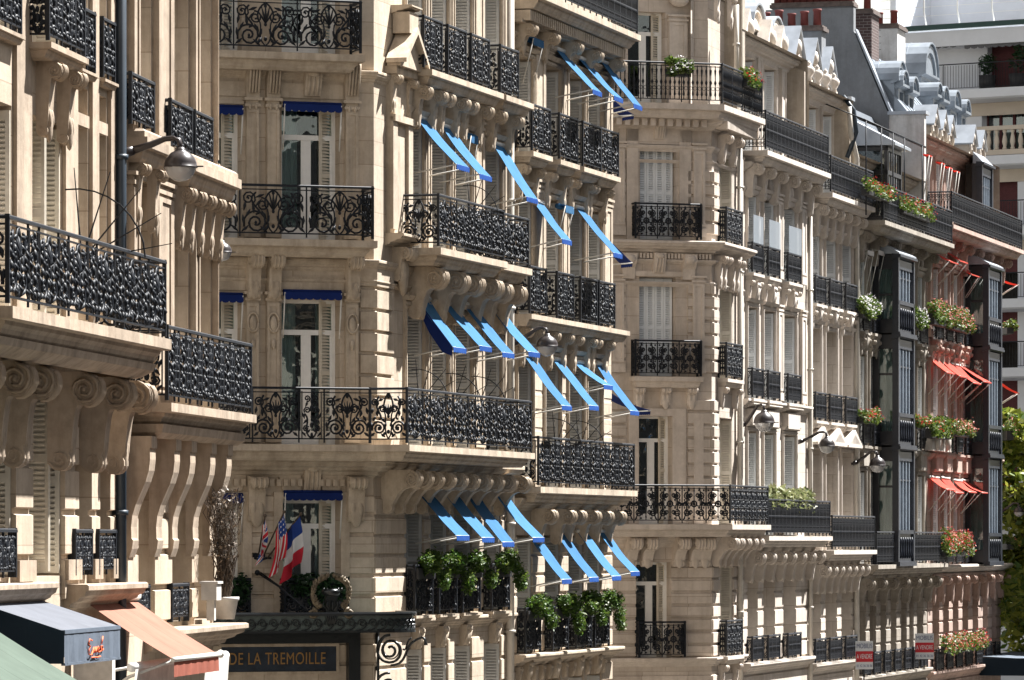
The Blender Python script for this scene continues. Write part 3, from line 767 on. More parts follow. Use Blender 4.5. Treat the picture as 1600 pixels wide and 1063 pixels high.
def opposite():                                      # unseen terraces added across the street to keep sky light off these fronts
    for lab, m, u0, u1 in (('unseen terrace added opposite to shade the fronts beyond the bend', FB.M @ Matrix.Translation((0, -17.0, 0)), -6, 90), ('unseen terrace added opposite to shade the fronts before the bend', FA.M @ Matrix.Translation((0, -20.0, 0)), -75, 26)):
        top = 22 if u0 > -10 else 17
        root = thing('terrace', lab, 'building', m)
        mb = MB(); mb.box(u0, u1, 0, 9, 0, top); part('wall', mb, 'render', root)
        for z in (5.4, 12.4, 16)[:3 if top > 20 else 2]: mb = MB(); mb.box(u0, u1, -.5, 0, z, z + .25); part('balcony', mb, 'trimC', root)
        mb = MB(); u = u0 + 1
        while u < u1 - 1:
            for z in (.6, 5.7, 9.2, 12.7, 16.3)[:5 if top > 20 else 3]: mb.box(u, u + 1.1, -.02, .03, z, z + 2.3)
            u += 2.2
        part('window', mb, 'glass', root)['kind'] = 'stuff'
opposite()

def spike_fan(root, fr, u, w, v, rad=.75, nm='spike_fan'):
    mb = MB()
    mb.tube([(u, w - rad * .1 + rad * math.sin(R(a)) * 1.0, v + rad * math.cos(R(a))) for a in range(-8, 98, 12)], .012, 4)
    for a in (-5, 18, 40, 60, 80): mb.tube([(u, w + .2 * rad * math.sin(R(a)), v + .2 * rad * math.cos(R(a))), (u, w + 1.3 * rad * math.sin(R(a)), v + 1.3 * rad * math.cos(R(a)))], [.013, .006], 4)
    return part(nm, mb, 'iron', root, fr.M)

def balcony(root, fr, path, inner, v, sh, rh, style, pw, smat, imat='iron', inset=.07, rail=True):
    """stone slab whose outer line is `path` (u,w); `inner` closes it against the wall; iron railing on top"""
    mb = MB(); ledge(mb, path, inner, v, sh)
    b = part('balcony', mb, smat, root, fr.M)
    if rail:
        rp = inset_path(path, inset)          # the railing runs a hand's breadth inside the slab edge
        rb = MB(); railing(rb, rp, v + .03, rh, style, pw)
        part('railing', rb, imat, b, fr.M)
    return b

def guard(root, fr, u0, u1, v, proj, h, style='column', slab=None, smat='trimB', br=None, imat='iron', pw=.4):
    """window guard: small sill slab, two-sided iron rail, optional scroll brackets"""
    path = [(u0, 0.0), (u0, proj), (u1, proj), (u1, 0.0)]
    if slab:
        mb = MB(); ledge(mb, path, [], v, slab, min(1, proj / .6))
        g = part('window_sill', mb, smat, root, fr.M)
    else: g = root
    rb = MB(); i = .05; railing(rb, [(u0 + i, .02), (u0 + i, proj - i), (u1 - i, proj - i), (u1 - i, .02)], v + .02, h, style, pw)
    part('window_guard', rb, imat, g, fr.M)
    if slab and br:
        P, H, wd = br
        for uu in (u0 + wd * .8, u1 - wd * .8): bracket(g, fr, uu, v - slab, P, H, wd, smat)
    return g

# ================================================================== building A1 : nearest, left edge
def build_A1():
    fr = FA
    root = thing('apartment_building', 'nearest stone apartment building at the left edge, long iron balcony on big scroll brackets', 'building', fr.M, 'stone apartment buildings along the street')
    v2 = fr.V(20, 478, .9); v3 = fr.V(75, 66, .25); v1 = fr.V(130, 899, .1); u0, u1 = -5.0, fr.U(190)
    px = [(-40, 18), (45, 95), (117, 137), (150, 166)]
    ops = []
    for a, b in px:
        a, b = fr.U(a), fr.U(b); narrow = b - a < 1.0
        ops += [(a, b, 1.0, 3.9), (a, b, v1, v2 - .55), (a, b, v2, v3 - (.75 if not narrow else .22)), (a, b, v3, v3 + 2.6)]
    wall(root, fr, u0, u1, 0, 20, ops, 'stoneA', reveal=.36, courses=[(v1 - .3, v2 - 1.0, .46, .05)])
    for o in ops[1:]:
        if o[2] > 4: window(root, fr, o, depth=.34, shut='far' if o[1] - o[0] > 1 else 'none', smat='shutcream', transom=True)
    # the wide window at the left has a second leaf of shutters standing out from the wall
    sh = shutter_mesh(.42, 2.55, 'shutcream')
    for x, y, ang in ((64, 470, 62), (12, 470, 62), (70, 905, 62)):
        m = fr.T(fr.U(x, -.1), -.05, v2 + .05 if y < 600 else v1 + .05) @ Matrix.Rotation(R(ang), 4, 'Z')
        part('shutter', sh, None, root, m)
    mb = Multi()
    for a, b in ((18, 45), (95, 117), (137, 150), (166, 182)):  # pilaster strips between the windows
        mb.piece(); a, b = fr.U(a) + .01, fr.U(b) - .01
        mb.box(a + .04, b - .04, 0, .05, v2, 19)
        mb.box(a - .0, b + .0, 0, .09, v1 - .05, v1 + .18)
    for a, b in px[2:]:
        mb.piece(); a, b = fr.U(a), fr.U(b); z = fr.V((117 + 150) / 2, 200); mb.box(a, b, -.2, .02, z, z + .14)
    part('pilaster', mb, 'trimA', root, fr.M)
    # top guards
    guard(root, fr, fr.U(38), fr.U(98), v3, .30, .72, 'column', .16, 'trimA', None, pw=.42)
    for uu in (fr.U(60), fr.U(92)): bracket(root, fr, uu, v3 - .16, .30, .82, .24, 'trimA')
    for a, b in ((113, 139), (149, 170)): guard(root, fr, fr.U(a), fr.U(b), v3 - .05, .12, .68, 'column', .08, 'trimA', pw=.4)
    guard(root, fr, fr.U(-45), fr.U(20), v3, .14, .72, 'column', .10, 'trimA', pw=.42)
    # the long balcony
    ua, ub, P = fr.U(20, .9), fr.U(268, .9), .9
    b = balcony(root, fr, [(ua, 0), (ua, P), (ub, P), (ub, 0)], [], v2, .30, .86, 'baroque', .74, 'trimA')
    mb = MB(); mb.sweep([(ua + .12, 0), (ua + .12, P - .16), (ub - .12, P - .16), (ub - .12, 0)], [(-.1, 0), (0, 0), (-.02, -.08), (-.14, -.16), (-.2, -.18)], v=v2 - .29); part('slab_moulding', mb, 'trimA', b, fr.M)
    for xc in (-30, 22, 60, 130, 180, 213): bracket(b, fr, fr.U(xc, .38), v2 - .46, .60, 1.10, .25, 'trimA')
    ud = fr.U(-12, .7); balcony(root, fr, [(ud - 3, .7), (ud, .7), (ud, 0)], [(ud - 3, 0)], v2 + .30, .22, .86, 'column', .42, 'trimA')
    spike_fan(root, fr, fr.U(135, .35), .30, v2 + .80, .80)
    # first-floor guards and the cornice over the shops
    for a, b_ in ((-38, 22), (112, 141), (149, 178)): guard(root, fr, fr.U(a, .05), fr.U(b_, .05), v1 - .02, .12, .5, 'lattice', None, 'trimA', pw=.5)
    mb = Multi(); mb.piece()
    mb.prof([(w, v + v1 - .06) for w, v in cornice_prof(.22, .28)], u0, fr.U(62)); mb.piece().prof([(w, v + v1 - .10) for w, v in cornice_prof(.30, .30)], fr.U(98), fr.U(193))
    part('shop_cornice', mb, 'trimA', root, fr.M)
    downpipe(root, fr, fr.U(189, .1), 0, 20, .066, 'pipe')
    body(root, [fr.world(u0, 0), fr.world(u0, -10), fr.world(u1, -10), fr.world(u1, 0)], 0, 20, 'tanrender')
    return v1, v2, v3
A_v1, A_v2, A_v3 = build_A1()

# ================================================================== building A2
def build_A2():
    fr = FA2; X = fr.U
    root = thing('apartment_building', 'shaded stone building between the dark downpipe and the corner hotel, with plain curved balcony brackets', 'building', fr.M, 'stone apartment buildings along the street')
    v2 = fr.V(300, 634, .56); v3 = fr.V(330, 262, .36); v1 = fr.V(280, 972, .1); u1 = X(333)
    px = [(210, 236), (263, 294), (304, 329)]
    ops = []
    for a, b in px:
        a, b = X(a), X(b); ops += [(a, b, .5, 3.4), (a, b, v1, v2 - .5), (a, b, v2, v3 - .35), (a, b, v3, v3 + 2.5)]
    wall(root, fr, 0.05, u1, 0, 20, ops, 'stoneA', reveal=.40, courses=[(v1, v2 - .9, .46, .05)])
    for o in ops:
        if o[2] > 3: window(root, fr, o, depth=.38, shut='none', transom=True)
    mb = Multi()
    for a, b in ((197, 210), (236, 263), (294, 304), (329, 333)):
        a, b = X(a) + .02, X(b) - .01; pilaster(mb, a + .05, b - .05, v2, v3 - .3, .07)
        pilaster(mb, a + .05, b - .05, v3, v3 + 4, .07)
    part('pilaster', mb, 'trimA', root, fr.M)
    # upper sill slab with scroll brackets
    for ua, ub, P, vv in ((X(197), X(240), .26, fr.V(232, 214, .26)), (X(262), u1 + .1, .36, v3)):
        path = [(ua, 0), (ua, P), (ub, P), (ub, 0)]; mb = MB(); ledge(mb, path, [], vv, .30, .6); b = part('balcony', mb, 'trimA', root, fr.M)
        mb = MB(); mb.sweep([(ua + .03, 0), (ua + .03, P - .04), (ub - .03, P - .04), (ub - .03, 0)], [(-.1, 0), (0, 0), (0, .07), (-.03, .10), (-.1, .10)], v=vv); part('slab_moulding', mb, 'trimA', b, fr.M)
        us = [ua + .3, ub - .3] if P < .3 else [ua + .25 + (ub - ua - .5) * k / 4 for k in range(5)]
        for uu in us: bracket(b, fr, uu, vv - .3, P * .85, .78, .20, 'trimA')
    for a, b, y in ((205, 243, 214), (267, 302, 248), (305, 334, 262)):
        vv = fr.V(232, 214, .26) if y == 214 else v3
        guard(root, fr, X(a, .15), X(b, .15), vv + .1, .18, .6, 'column', None, pw=.4)
    # main balcony
    P = .56; ua = X(268, P); ub = u1 + .10
    b = balcony(root, fr, [(ua, 0), (ua, P), (ub, P), (ub, 0)], [], v2, .26, .88, 'column', .40, 'trimA')
    mb = MB(); mb.sweep([(ua + .1, 0), (ua + .1, P - .12), (ub - .1, P - .12), (ub - .1, 0)], [(-.1, 0), (0, 0), (-.02, -.10), (-.10, -.16), (-.2, -.16)], v=v2 - .25); part('slab_moulding', mb, 'trimA', b, fr.M)
    for xc in (204, 243, 268, 300, 326): bracket(b, fr, X(xc, .05), v2 - .40, .34, 1.45, .34, 'trimA', plain=True)
    for a, b_ in ((205, 232), (265, 293)): guard(root, fr, X(a, .04), X(b_, .04), v1 - .02, .10, .46, 'lattice', None, pw=.5)
    mb = MB(); mb.prof([(w, v + v1 - .06) for w, v in cornice_prof(.42, .30)], X(270, .3) - .3, u1 + .3); part('shop_cornice', mb, 'trimA', root, fr.M)
    body(root, [fr.world(0.05, 0), fr.world(0.05, -10), fr.world(u1, -10), fr.world(u1, 0)], 0, 20, 'tanrender')
    return v1, v2, v3
A2_v1, A2_v2, A2_v3 = build_A2()

# ================================================================== hotel B
BV = {1: 5.84, 2: 8.88, 3: 12.47, 4: 15.73, 5: 19.0}
BT = {1: 7.92, 2: 11.45, 3: 14.85, 4: 18.0}
def build_B():
    fr, ff = FB, FBf; X = fr.U; XF = ff.U
    root = thing('corner_hotel', 'corner hotel of warm limestone with blue awnings, flags and a black entrance canopy', 'building', fr.M, 'stone apartment buildings along the street')
    u1 = X(797); uL = XF(150)
    toB = lambda u, w: fr.local(ff.world(u, w))[:2]
    # ---- street face
    px = [(632, 660), (670, 698), (707, 735), (753, 781)]
    ops = []
    for a, b in px:
        a, b = X(a), X(b); ops += [(a, b, 2.4, 5.25)] + [(a, b, BV[k], BT[k]) for k in (1, 2, 3, 4)]
    wall(root, fr, 0, u1, 0, 22, ops, 'stoneB', reveal=.36, courses=[(0.3, 5.4, .45, .035), (BV[1] + .05, BV[2] - .9, .38, .035)])
    for o in ops: window(root, fr, o, depth=.34, shut='far', smat='shutter', transom=True, room=False if o[2] < 5 else True)
    mb = Multi()
    for o in ops:
        if o[2] > 8: architrave(mb, o, .10, .05)
    for a, b in ((660, 670), (698, 707), (735, 753), (781, 795)):
        a, b = X(a), X(b)
        for k in (3, 4): pilaster(mb, a + .1, b - .1, BV[k] + .1, BT[k] + .35, .07)
        pilaster(mb, a + .1, b - .1, BV[2] + .1, BT[2] + .1, .07)
    part('pilaster', mb, 'trimB', root, fr.M)
    # carved capitals under the first-floor ledge
    mb = Multi()
    for o in ops:
        if o[2] < 5: keystone(mb, (o[0] + o[1]) / 2, 5.22, .34, .40, .16)
    part('keystone', mb, 'trimB', root, fr.M)
    # ---- corner (canted) face
    fx = [(440, 531), (286, 378)]
    fo = []
    for a, b in fx:
        a, b = XF(a), XF(b); fo += [(a, b, BV[k] + (.0 if k > 1 else .0), BT[k]) for k in (1, 2, 3, 4)]
    wall(root, ff, uL, 0, 0, 22, fo, 'stoneB', reveal=.34, courses=[(3.2, 5.4, .40, .04), (BV[1] + .02, BV[2] - .85, .385, .045)])
    for o in fo: window(root, ff, o, depth=.30, shut='ajar', smat='shutcream', transom=True, curtain=True)
    mb = Multi()
    for k in (2, 3):
        for x0, x1 in ((383, 402), (415, 434), (538, 557)):
            a, b = XF(x0), XF(x1); pilaster(mb, a, b, BV[k] + .05, BT[k] + .12, .09)
            if k == 3:
                c = (a + b) / 2
                mb.prof([(.0, BT[3] + .12), (.12, BT[3] + .12), (.12, BT[3] + .20), (.16, BT[3] + .45), (.26, BT[3] + .62), (.26, BT[3] + .80), (0, BT[3] + .80)], a - .01, b + .01)
                for j in range(4): mb.tube([(a + (b - a) * (j + .5) / 4, .17, BT[3] + .2), (a + (b - a) * (j + .5) / 4, .27, BT[3] + .6), (a + (b - a) * (j + .5) / 4, .29, BT[3] + .75)], .024, 5)
                for j in (.25, .75): mb.ball((a + (b - a) * j, .12, BT[3] - .04), .045, 6, 4, (.7, .5, 1.4))
            else:
                mb.ball(((a + b) / 2, .11, BT[2] - .45), .10, 8, 5, (.75, .35, 1.5)); mb.tube(spiral((a + b) / 2, BT[2] - .45, .12, .12, 0, 1, 12) and [((a + b) / 2 + .10 * math.cos(t), .12, BT[2] - .42 + .17 * math.sin(t)) for t in [q * .5236 for q in range(13)]], .022, 5)
                mb.ball(((a + b) / 2, .11, BT[2] - .80), .06, 6, 4, (.7, .4, 1.6))
        for a, b, c, d in fo:
            if abs(c - BV[k]) < .01:
                mb.piece(); mb.box(a - .02, b + .02, 0, .05, d, d + .06); mb.box(a - .06, b + .06, 0, .035, d + .14, d + .40)
    a, b = XF(470), XF(502); keystone(mb, (a + b) / 2, BT[3] + .18, .30, .46, .20)
    for o in fo: 
        if o[2] < 6:
            mb.piece()
            for q in ((o[0] - .16, o[0]), (o[1], o[1] + .16)): mb.box(*q, 0, .07, o[2] - .2, o[3])
            mb.box(o[0] - .16, o[1] + .16, 0, .07, o[3], o[3] + .13); keystone(mb, (o[0] + o[1]) / 2, o[3] + .13, .30, .50, .15)
            for s_ in (-1, 1): mb.plate([((o[0] + o[1]) / 2 + s_ * .2, o[3] + .15), ((o[0] + o[1]) / 2 + s_ * .52, o[3] + .15), ((o[0] + o[1]) / 2 + s_ * .62, o[3] + .48), ((o[0] + o[1]) / 2 + s_ * .2, o[3] + .48)], 0, .045)
    part('window_surround', mb, 'trimB', root, ff.M)
    for x in (393, 425, 548):
        bracket(root, ff, XF(x), BV[3] - .22, .44, .82, .22, 'trimB')
    for x in (398, 553): bracket(root, ff, XF(x), BV[2] - .55, .34, .80, .30, 'trimB')
    # drafted quoins on the corner, turning onto the street face
    mb = MB(); vv = BV[2] + .1
    while vv < BV[3] - .75:
        mb.prof([(0, vv + .02), (.05, vv + .035), (.05, vv + .345), (0, vv + .36)], 0.0, X(612) - .02); vv += .385
    part('quoin', mb, 'trimB', root, fr.M)
    mb = MB(); vv = BV[2] + .1
    while vv < BV[3] - .75:
        mb.prof([(0, vv + .02), (.05, vv + .035), (.05, vv + .345), (0, vv + .36)], XF(562), 0.05); vv += .385
    part('quoin', mb, 'trimB', root, ff.M)
    # cornices running round the corner
    cp = [toB(uL, 0), (0, 0), (u1, 0)]
    mb = Multi()
    for v, p, h in ((BV[2] - .22, .30, .34), (BV[3] - .30, .12, .22), (BV[3] - .66, .07, .10), (BV[4] - .22, .10, .2), (BV[1] - .05, .16, .24)):
        mb.piece(); mb.sweep(cp, cornice_prof(p, h), v=v)
    part('string_course', mb, 'trimB', root, fr.M)
    mb = MB(); dentils(mb, uL, -.1, BV[2] - .72, BV[2] - .60, .10, .13); part('dentil_band', mb, 'trimB', root, ff.M)
    # ---- balconies
    # third and fourth floor, corner face
    for k, xr, xl in ((3, 590, 150), (4, 571, 150)):
        P = .62; ur = XF(xr, P)
        b = balcony(root, ff, [(uL, P), (ur, P), (ur, 0)], [(uL, 0)], BV[k], .30, .90, 'baroque', 1.22, 'trimB')
    # second floor: one balcony turning the corner
    p0 = toB(uL, .80); p1 = toB(XF(578, .80), .80); p2 = (X(640, .92), .92); p3 = (X(836, .92), .92)
    b = balcony(root, fr, [p0, p1, p2, p3, (p3[0], 0)], [(0, 0), toB(uL, 0)], BV[2], .28, .95, 'baroque', .80, 'trimB')
    for x in (606, 628, 645, 664, 683, 702, 722, 741, 762, 785): bracket(b, fr, X(x, .15) if x > 620 else X(606, .1), BV[2] - .42, .72, .78, .2, 'trimB')
    for x in (655, 708, 748): spike_fan(root, fr, X(x, .3), .3, BV[2] + .82, .60)
    # third floor street side
    P = .80
    ua, ub = X(689, P), X(793, P)
    b = balcony(root, fr, [(ua, 0), (ua, P), (ub, P), (ub, 0)], [], BV[3], .30, .92, 'baroque', .80, 'trimB')
    for x in (650, 684, 708, 738): bracket(b, fr, X(x, .1), BV[3] - .30, P * .86, .95, .30, 'trimB')
    ua2, ub2 = ub + .5, X(838, P)
    b = balcony(root, fr, [(ub + .05, 0), (ub + .05, P * .9), (ub2, P * .9), (ub2, 0)], [], BV[3] - .02, .30, .92, 'baroque', .80, 'trimB')
    for x in (757, 779): bracket(b, fr, X(x, .1), BV[3] - .32, P * .8, .95, .30, 'trimB')
    spike_fan(root, fr, X(735, .3), .3, BV[3] + .8, .60)
    # fourth floor window guards on a bracketed ledge
    P = .50; path = [(X(634), 0), (X(634), P), (X(748), P), (X(748), P * .4), (X(752), P * .4), (X(752), P), (X(796), P), (X(796), 0)]
    mb = MB(); ledge(mb, [path[0], path[1], path[2], (path[2][0], 0)], [], BV[4], .26, .7); ledge(mb, [(path[5][0], 0), path[5], path[6], path[7]], [], BV[4], .26, .7); mb.box(path[2][0] - .1, path[5][0] + .1, 0, P * .4, BV[4] - .22, BV[4] - .01)
    b = part('balcony', mb, 'trimB', root, fr.M)
    for x in (640, 664, 676, 700, 713, 737, 758, 785): bracket(b, fr, X(x), BV[4] - .26, .42, .80, .22, 'trimB')
    for a, c in px: guard(root, fr, X(a) - .16, X(c) - .05, BV[4], .44, .92, 'column', None, pw=.44)
    # first-floor guards (under the planters)
    for a, c in px: guard(root, fr, X(a) - .05, X(c) + .02, BV[1], .24, .88, 'column', .12, 'trimB', pw=.4)
    for a, b_ in fx[:1] + fx[1:]: guard(root, ff, XF(a) - .08, XF(b_) + .10, BV[1], .34, .66, 'baroque', .10, 'trimB', pw=.7)
    # aedicule on the corner strip: pediment, panelled pilaster, foot console
    mb = MB(); a, c = X(603), X(634); m_ = (a + c) / 2; v = BV[4] - .05
    mb.plate([(a - .06, v), (c + .06, v), (c + .06, v + .09), (m_, v + .62), (a - .06, v + .09)], .04, .30)
    mb.plate([(a - .12, v + .05), (a - .12, v + .13), (m_, v + .74), (c + .12, v + .13), (c + .12, v + .05), (m_, v + .62)], .04, .42)
    mb.box(m_ - .28, m_ + .28, .02, .34, v + .62, v + 1.0); mb.prof([(w, z + v + 1.12) for w, z in cornice_prof(.40, .14)], m_ - .34, m_ + .34)
    mb.box(a - .04, c + .04, 0, .22, v - .14, v)
    mb.box(a, c, 0, .08, BV[3] + .2, v - .14); mb.box(a, a + .28, .08, .14, BV[3] + .3, v - .9); mb.box(c - .28, c, .08, .14, BV[3] + .3, v - .9)
    mb.box(a, c, .08, .18, v - .98, v - .86)
    mb.prof([(w * .9, z + BV[3] + .22) for w, z in cornice_prof(.40, .22)], a - .08, c + .08)
    part('aedicule', mb, 'trimB', root, fr.M)
    for uu in (a + .12, c - .12): bracket(root, fr, uu, v - .14, .26, .72, .2, 'trimB')
    bracket(root, fr, m_, BV[3], .34, .62, .5, 'trimB')
    mb = MB(); keystone(mb, m_, BV[4] + 1.8, .5, .5, .25); part('keystone', mb, 'trimB', root, fr.M)
    downpipe(root, fr, X(797, .1), 0, 22, .085, 'pipecream')
    bd = [ff.world(uL, 0), ff.world(uL, -14), fr.world(u1, -10), fr.world(u1, 0)]
    body(root, bd, 0, 22, 'tanrender')
    # name board on the ground floor
    mb = MB(); a, c = XF(345), XF(524); vc = ff.V(440, 1030); mb.box(a, c, .0, .05, vc - .22, vc + .22)
    sg = thing('name_board', 'dark blue stone name board with gilt capital letters beneath the black canopy', 'sign', ff.T(0, 0, 0))
    part('board', mb, 'signblue', sg, ff.M)
    fb = MB(); 
    for q in ((a - .05, c + .05, vc + .22, vc + .27), (a - .05, c + .05, vc - .27, vc - .22), (c, c + .05, vc - .22, vc + .22)): fb.box(q[0], q[1], 0, .07, q[2], q[3])
    part('frame', fb, 'trimB', sg, ff.M)
    t = text_mesh('DE LA TREMOILLE', .30, 'gold', .006, spacing=1.08)
    w_ = max(v.co.x for v in t.vertices) - min(v.co.x for v in t.vertices); x0, x1 = XF(358, .05), XF(508, .05)
    mm = ff.T((x0 + x1) / 2, .057, vc) @ ROTX @ Matrix.Diagonal(((x1 - x0) / w_, 1.0, 1, 1))
    part('lettering', t, None, sg, mm)
build_B()

def build_B2():
    fr = FB2; X = fr.U
    root = thing('apartment_building', 'narrow limestone building right of the cream downpipe, its top balcony on a dentilled cornice', 'building', fr.M, 'stone apartment buildings along the street')
    V = {1: fr.V(880, 1018, .25), 2: fr.V(920, 764, .5), 3: fr.V(880, 500, .35), 4: fr.V(860, 246, .35)}
    v5 = fr.V(955, 36, .6); u1 = X(955)
    px = [(806, 830), (849, 873), (886, 910), (915, 938)]
    T = {1: V[2] - .95, 2: V[3] - .72, 3: V[4] - .72, 4: v5 - 1.15}
    ops = []
    for a, b in px: ops += [(X(a), X(b), 1.6, V[1] - .55)] + [(X(a), X(b), V[k], T[k]) for k in V]
    wall(root, fr, 0, u1, 0, v5 + 2.5, ops, 'stoneB', reveal=.36, courses=[(.3, V[1] - .3, .42, .03), (V[1], V[2] - .95, .40, .03), (V[2] + .05, V[3] - 1.1, .40, .012)])
    for o in ops: window(root, fr, o, depth=.34, shut='far', smat='shutter', room=o[2] > 4)
    mb = Multi()
    for o in ops:
        if o[2] > V[2] - .1: architrave(mb, o, .09, .05)
    for a, b in ((801, 806), (830, 849), (873, 886), (910, 915), (938, 954)):
        a, b = X(a), X(b)
        for k in (3, 4):
            if b - a > .35: pilaster(mb, a + .11, b - .11, V[k] + .1, T[k] + .3, .06)
    part('pilaster', mb, 'trimB', root, fr.M)
    mb = Multi()
    for v, p, h in ((V[1], .30, .24), (V[2] - .22, .22, .26), (V[3] - .18, .14, .2), (T[4] + .42, .08, .16)): mb.piece().prof([(w, z + v) for w, z in cornice_prof(p, h)], 0, u1 + .02)
    part('string_course', mb, 'trimB', root, fr.M)
    # top balcony on dentils and brackets
    P = .62; path = [(0.1, P), (u1 + .12, P), (u1 + .12, 0)]
    b = balcony(root, fr, path, [(0.1, 0)], v5, .30, .9, 'bars', .5, 'trimB')
    mb = MB(); dentils(mb, 0.1, u1, v5 - .52, v5 - .32, .36, .16); mb.box(0, u1 + .05, 0, .22, v5 - .56, v5 - .5); part('dentil_band', mb, 'trimB', b, fr.M)
    for x in (808, 843, 880, 912, 948): bracket(b, fr, X(x), v5 - .56, .40, .55, .26, 'trimB')
    # fourth-floor guards, each on its own bracketed sill
    for a, c in px: guard(root, fr, X(a) - .22, X(c) + .1, V[4], .42, .9, 'column', .24, 'trimB', (.30, .72, .2), pw=.44)
    # third floor: continuous ledge
    P = .40; path = [(.05, P), (u1 + .06, P), (u1 + .06, 0)]
    mb = MB(); ledge(mb, path, [(.05, 0)], V[3], .24, .6); b = part('balcony', mb, 'trimB', root, fr.M)
    for x in (808, 828, 851, 872, 888, 909, 917, 937): bracket(b, fr, X(x), V[3] - .24, .32, .78, .2, 'trimB')
    for a, c in px: guard(root, fr, X(a) - .16, X(c) + .02, V[3], .36, .92, 'column', None, pw=.44)
    # second-floor balcony
    P = .55; ua, ub = X(845, P), u1 + .12
    b = balcony(root, fr, [(ua, 0), (ua, P), (ub, P), (ub, 0)], [], V[2], .30, .94, 'column', .42, 'trimB')
    for x in (836, 866, 882, 905, 925, 945): bracket(b, fr, X(x, .05), V[2] - .42, .50, .72, .24, 'trimB')
    for x in (868, 905): spike_fan(root, fr, X(x, .2), .2, V[2] + .8, .60)
    for a, c in px: guard(root, fr, X(a) - .05, X(c) + .02, V[1], .24, .88, 'column', .12, 'trimB', pw=.4)
    mb = Multi()
    for o in ops:
        if o[2] < 4: keystone(mb, (o[0] + o[1]) / 2, o[3], .34, .42, .16)
    for x in range(806, 950, 12): keystone(mb, X(x), V[1] - .55, .2, .3, .12)
    part('keystone', mb, 'trimB', root, fr.M)
    body(root, [fr.world(0, 0), fr.world(0, -10), fr.world(u1, -10), fr.world(u1, 0)], 0, v5 + 2.5, 'stoneB', 'side_wall')
    return V, v5
B2V, B2v5 = build_B2()

def WX(fr, u, x):                                   # outward offset at which the line (u, *) appears at column x
    a = fr.world(u, 0); t = (x - CX) / FPX
    return (t * a.y - a.x) / (fr.n.x - t * fr.n.y)

def dormer(root, fr, u, w, v, wd, h, depth, kind, smat, roofmat='zincpale'):
    """roof window: stone front with cheeks and a zinc gable or barrel roof running back"""
    mb = MB(); hw = wd / 2
    mb.box(u - hw, u - hw + .18, w - .3, w, v, v + h); mb.box(u + hw - .18, u + hw, w - .3, w, v, v + h)
    mb.box(u - hw + .18, u + hw - .18, w - .3, w, v, v + .12); mb.box(u - hw + .18, u + hw - .18, w - .3, w, v + h - .16, v + h)
    mb.box(u - hw, u + hw, w - depth, w - .3, v, v + h)
    d = part('dormer', mb, smat, root, fr.M)
    gb = MB(); gb.box(u - hw + .18, u + hw - .18, w - .2, w - .18, v + .12, v + h - .16); part('pane', gb, 'glass', d, fr.M)
    fb = MB(); fb.box(u - .03, u + .03, w - .18, w - .13, v + .12, v + h - .16); fb.box(u - hw + .18, u + hw - .18, w - .18, w - .14, v + h * .6, v + h * .6 + .05); part('frame', fb, 'white', d, fr.M)
    rb, tb = MB(), MB(); e = .10
    if kind == 'gable':
        rh = wd * .62
        rb.prof([(0, 0)], 0, 0, False) if False else None
        for s_ in (-1, 1):
            a = (u + s_ * (hw + e), v + h - .04); b = (u, v + h + rh)
            rb.plate([a, b, (b[0], b[1] + .05), (a[0], a[1] + .05)], w - depth, w + .14)
        tb.plate([(u - hw - .04, v + h), (u + hw + .04, v + h), (u, v + h + rh - .03)], w - .25, w + .04)
        tb.ball((u, w + .06, v + h + rh * .38), wd * .16, 8, 5, (1, .5, 1)); tb.ball((u - hw, w + .04, v + h * .82), .10, 6, 4, (.8, .6, 2)); tb.ball((u + hw, w + .04, v + h * .82), .10, 6, 4, (.8, .6, 2))
    else:
        n = 10; out = [(u + (hw + e) * math.cos(math.pi * k / n), v + h + (hw + e) * .85 * math.sin(math.pi * k / n)) for k in range(n + 1)]
        inn = [(u + (hw + e - .06) * math.cos(math.pi * k / n), v + h + (hw + e - .06) * .85 * math.sin(math.pi * k / n)) for k in range(n, -1, -1)]
        for k in range(n): rb.plate([out[k], out[k + 1], inn[n - k - 1], inn[n - k]], w - depth, w + .16)
        rb.sm = [True] * len(rb.f) if False else rb.sm
        tb.plate([(u + hw * math.cos(math.pi * k / n), v + h + hw * .8 * math.sin(math.pi * k / n)) for k in range(n + 1)], w - .2, w + .03)
        tb.plate([(u + hw * 1.05 * math.cos(math.pi * k / n), v + h + hw * .84 * math.sin(math.pi * k / n)) for k in range(n + 1)] + [(u + hw * .8 * math.cos(math.pi * k / n), v + h + .02 + hw * .62 * math.sin(math.pi * k / n)) for k in range(n, -1, -1)], w + .03, w + .10)
        tb.prof([(w - .1, v + h - .12), (w + .16, v + h - .02), (w + .16, v + h + .06), (w - .1, v + h + .06)], u - hw - .08, u + hw + .08)
    for k in range(1, int(depth / .32)):               # standing seams
        z_ = w - depth + .32 * k
        if kind == 'gable':
            for s_ in (-1, 1): rb.tube([(u + s_ * (hw + e), z_, v + h + .015), (u, z_, v + h + rh + .055)], .012, 4)
        else: rb.tube([(p[0], z_, p[1] + .004) for p in out], .012, 4)
    part('roof', rb, roofmat, d, fr.M); part('pediment', tb, smat, d, fr.M)
    return d

def finial(root, fr, u, w, v, s, mat):
    mb = MB(); mb.lathe([(.10 * s, 0), (.16 * s, .05 * s), (.12 * s, .12 * s), (.26 * s, .34 * s), (.30 * s, .52 * s), (.20 * s, .66 * s), (.10 * s, .72 * s), (.13 * s, .80 * s), (.02 * s, .95 * s)], (u, w, v), 10)
    mb.box(u - .16 * s, u + .16 * s, w - .16 * s, w + .16 * s, v - .22 * s, v)
    return part('finial', mb, mat, root, fr.M)

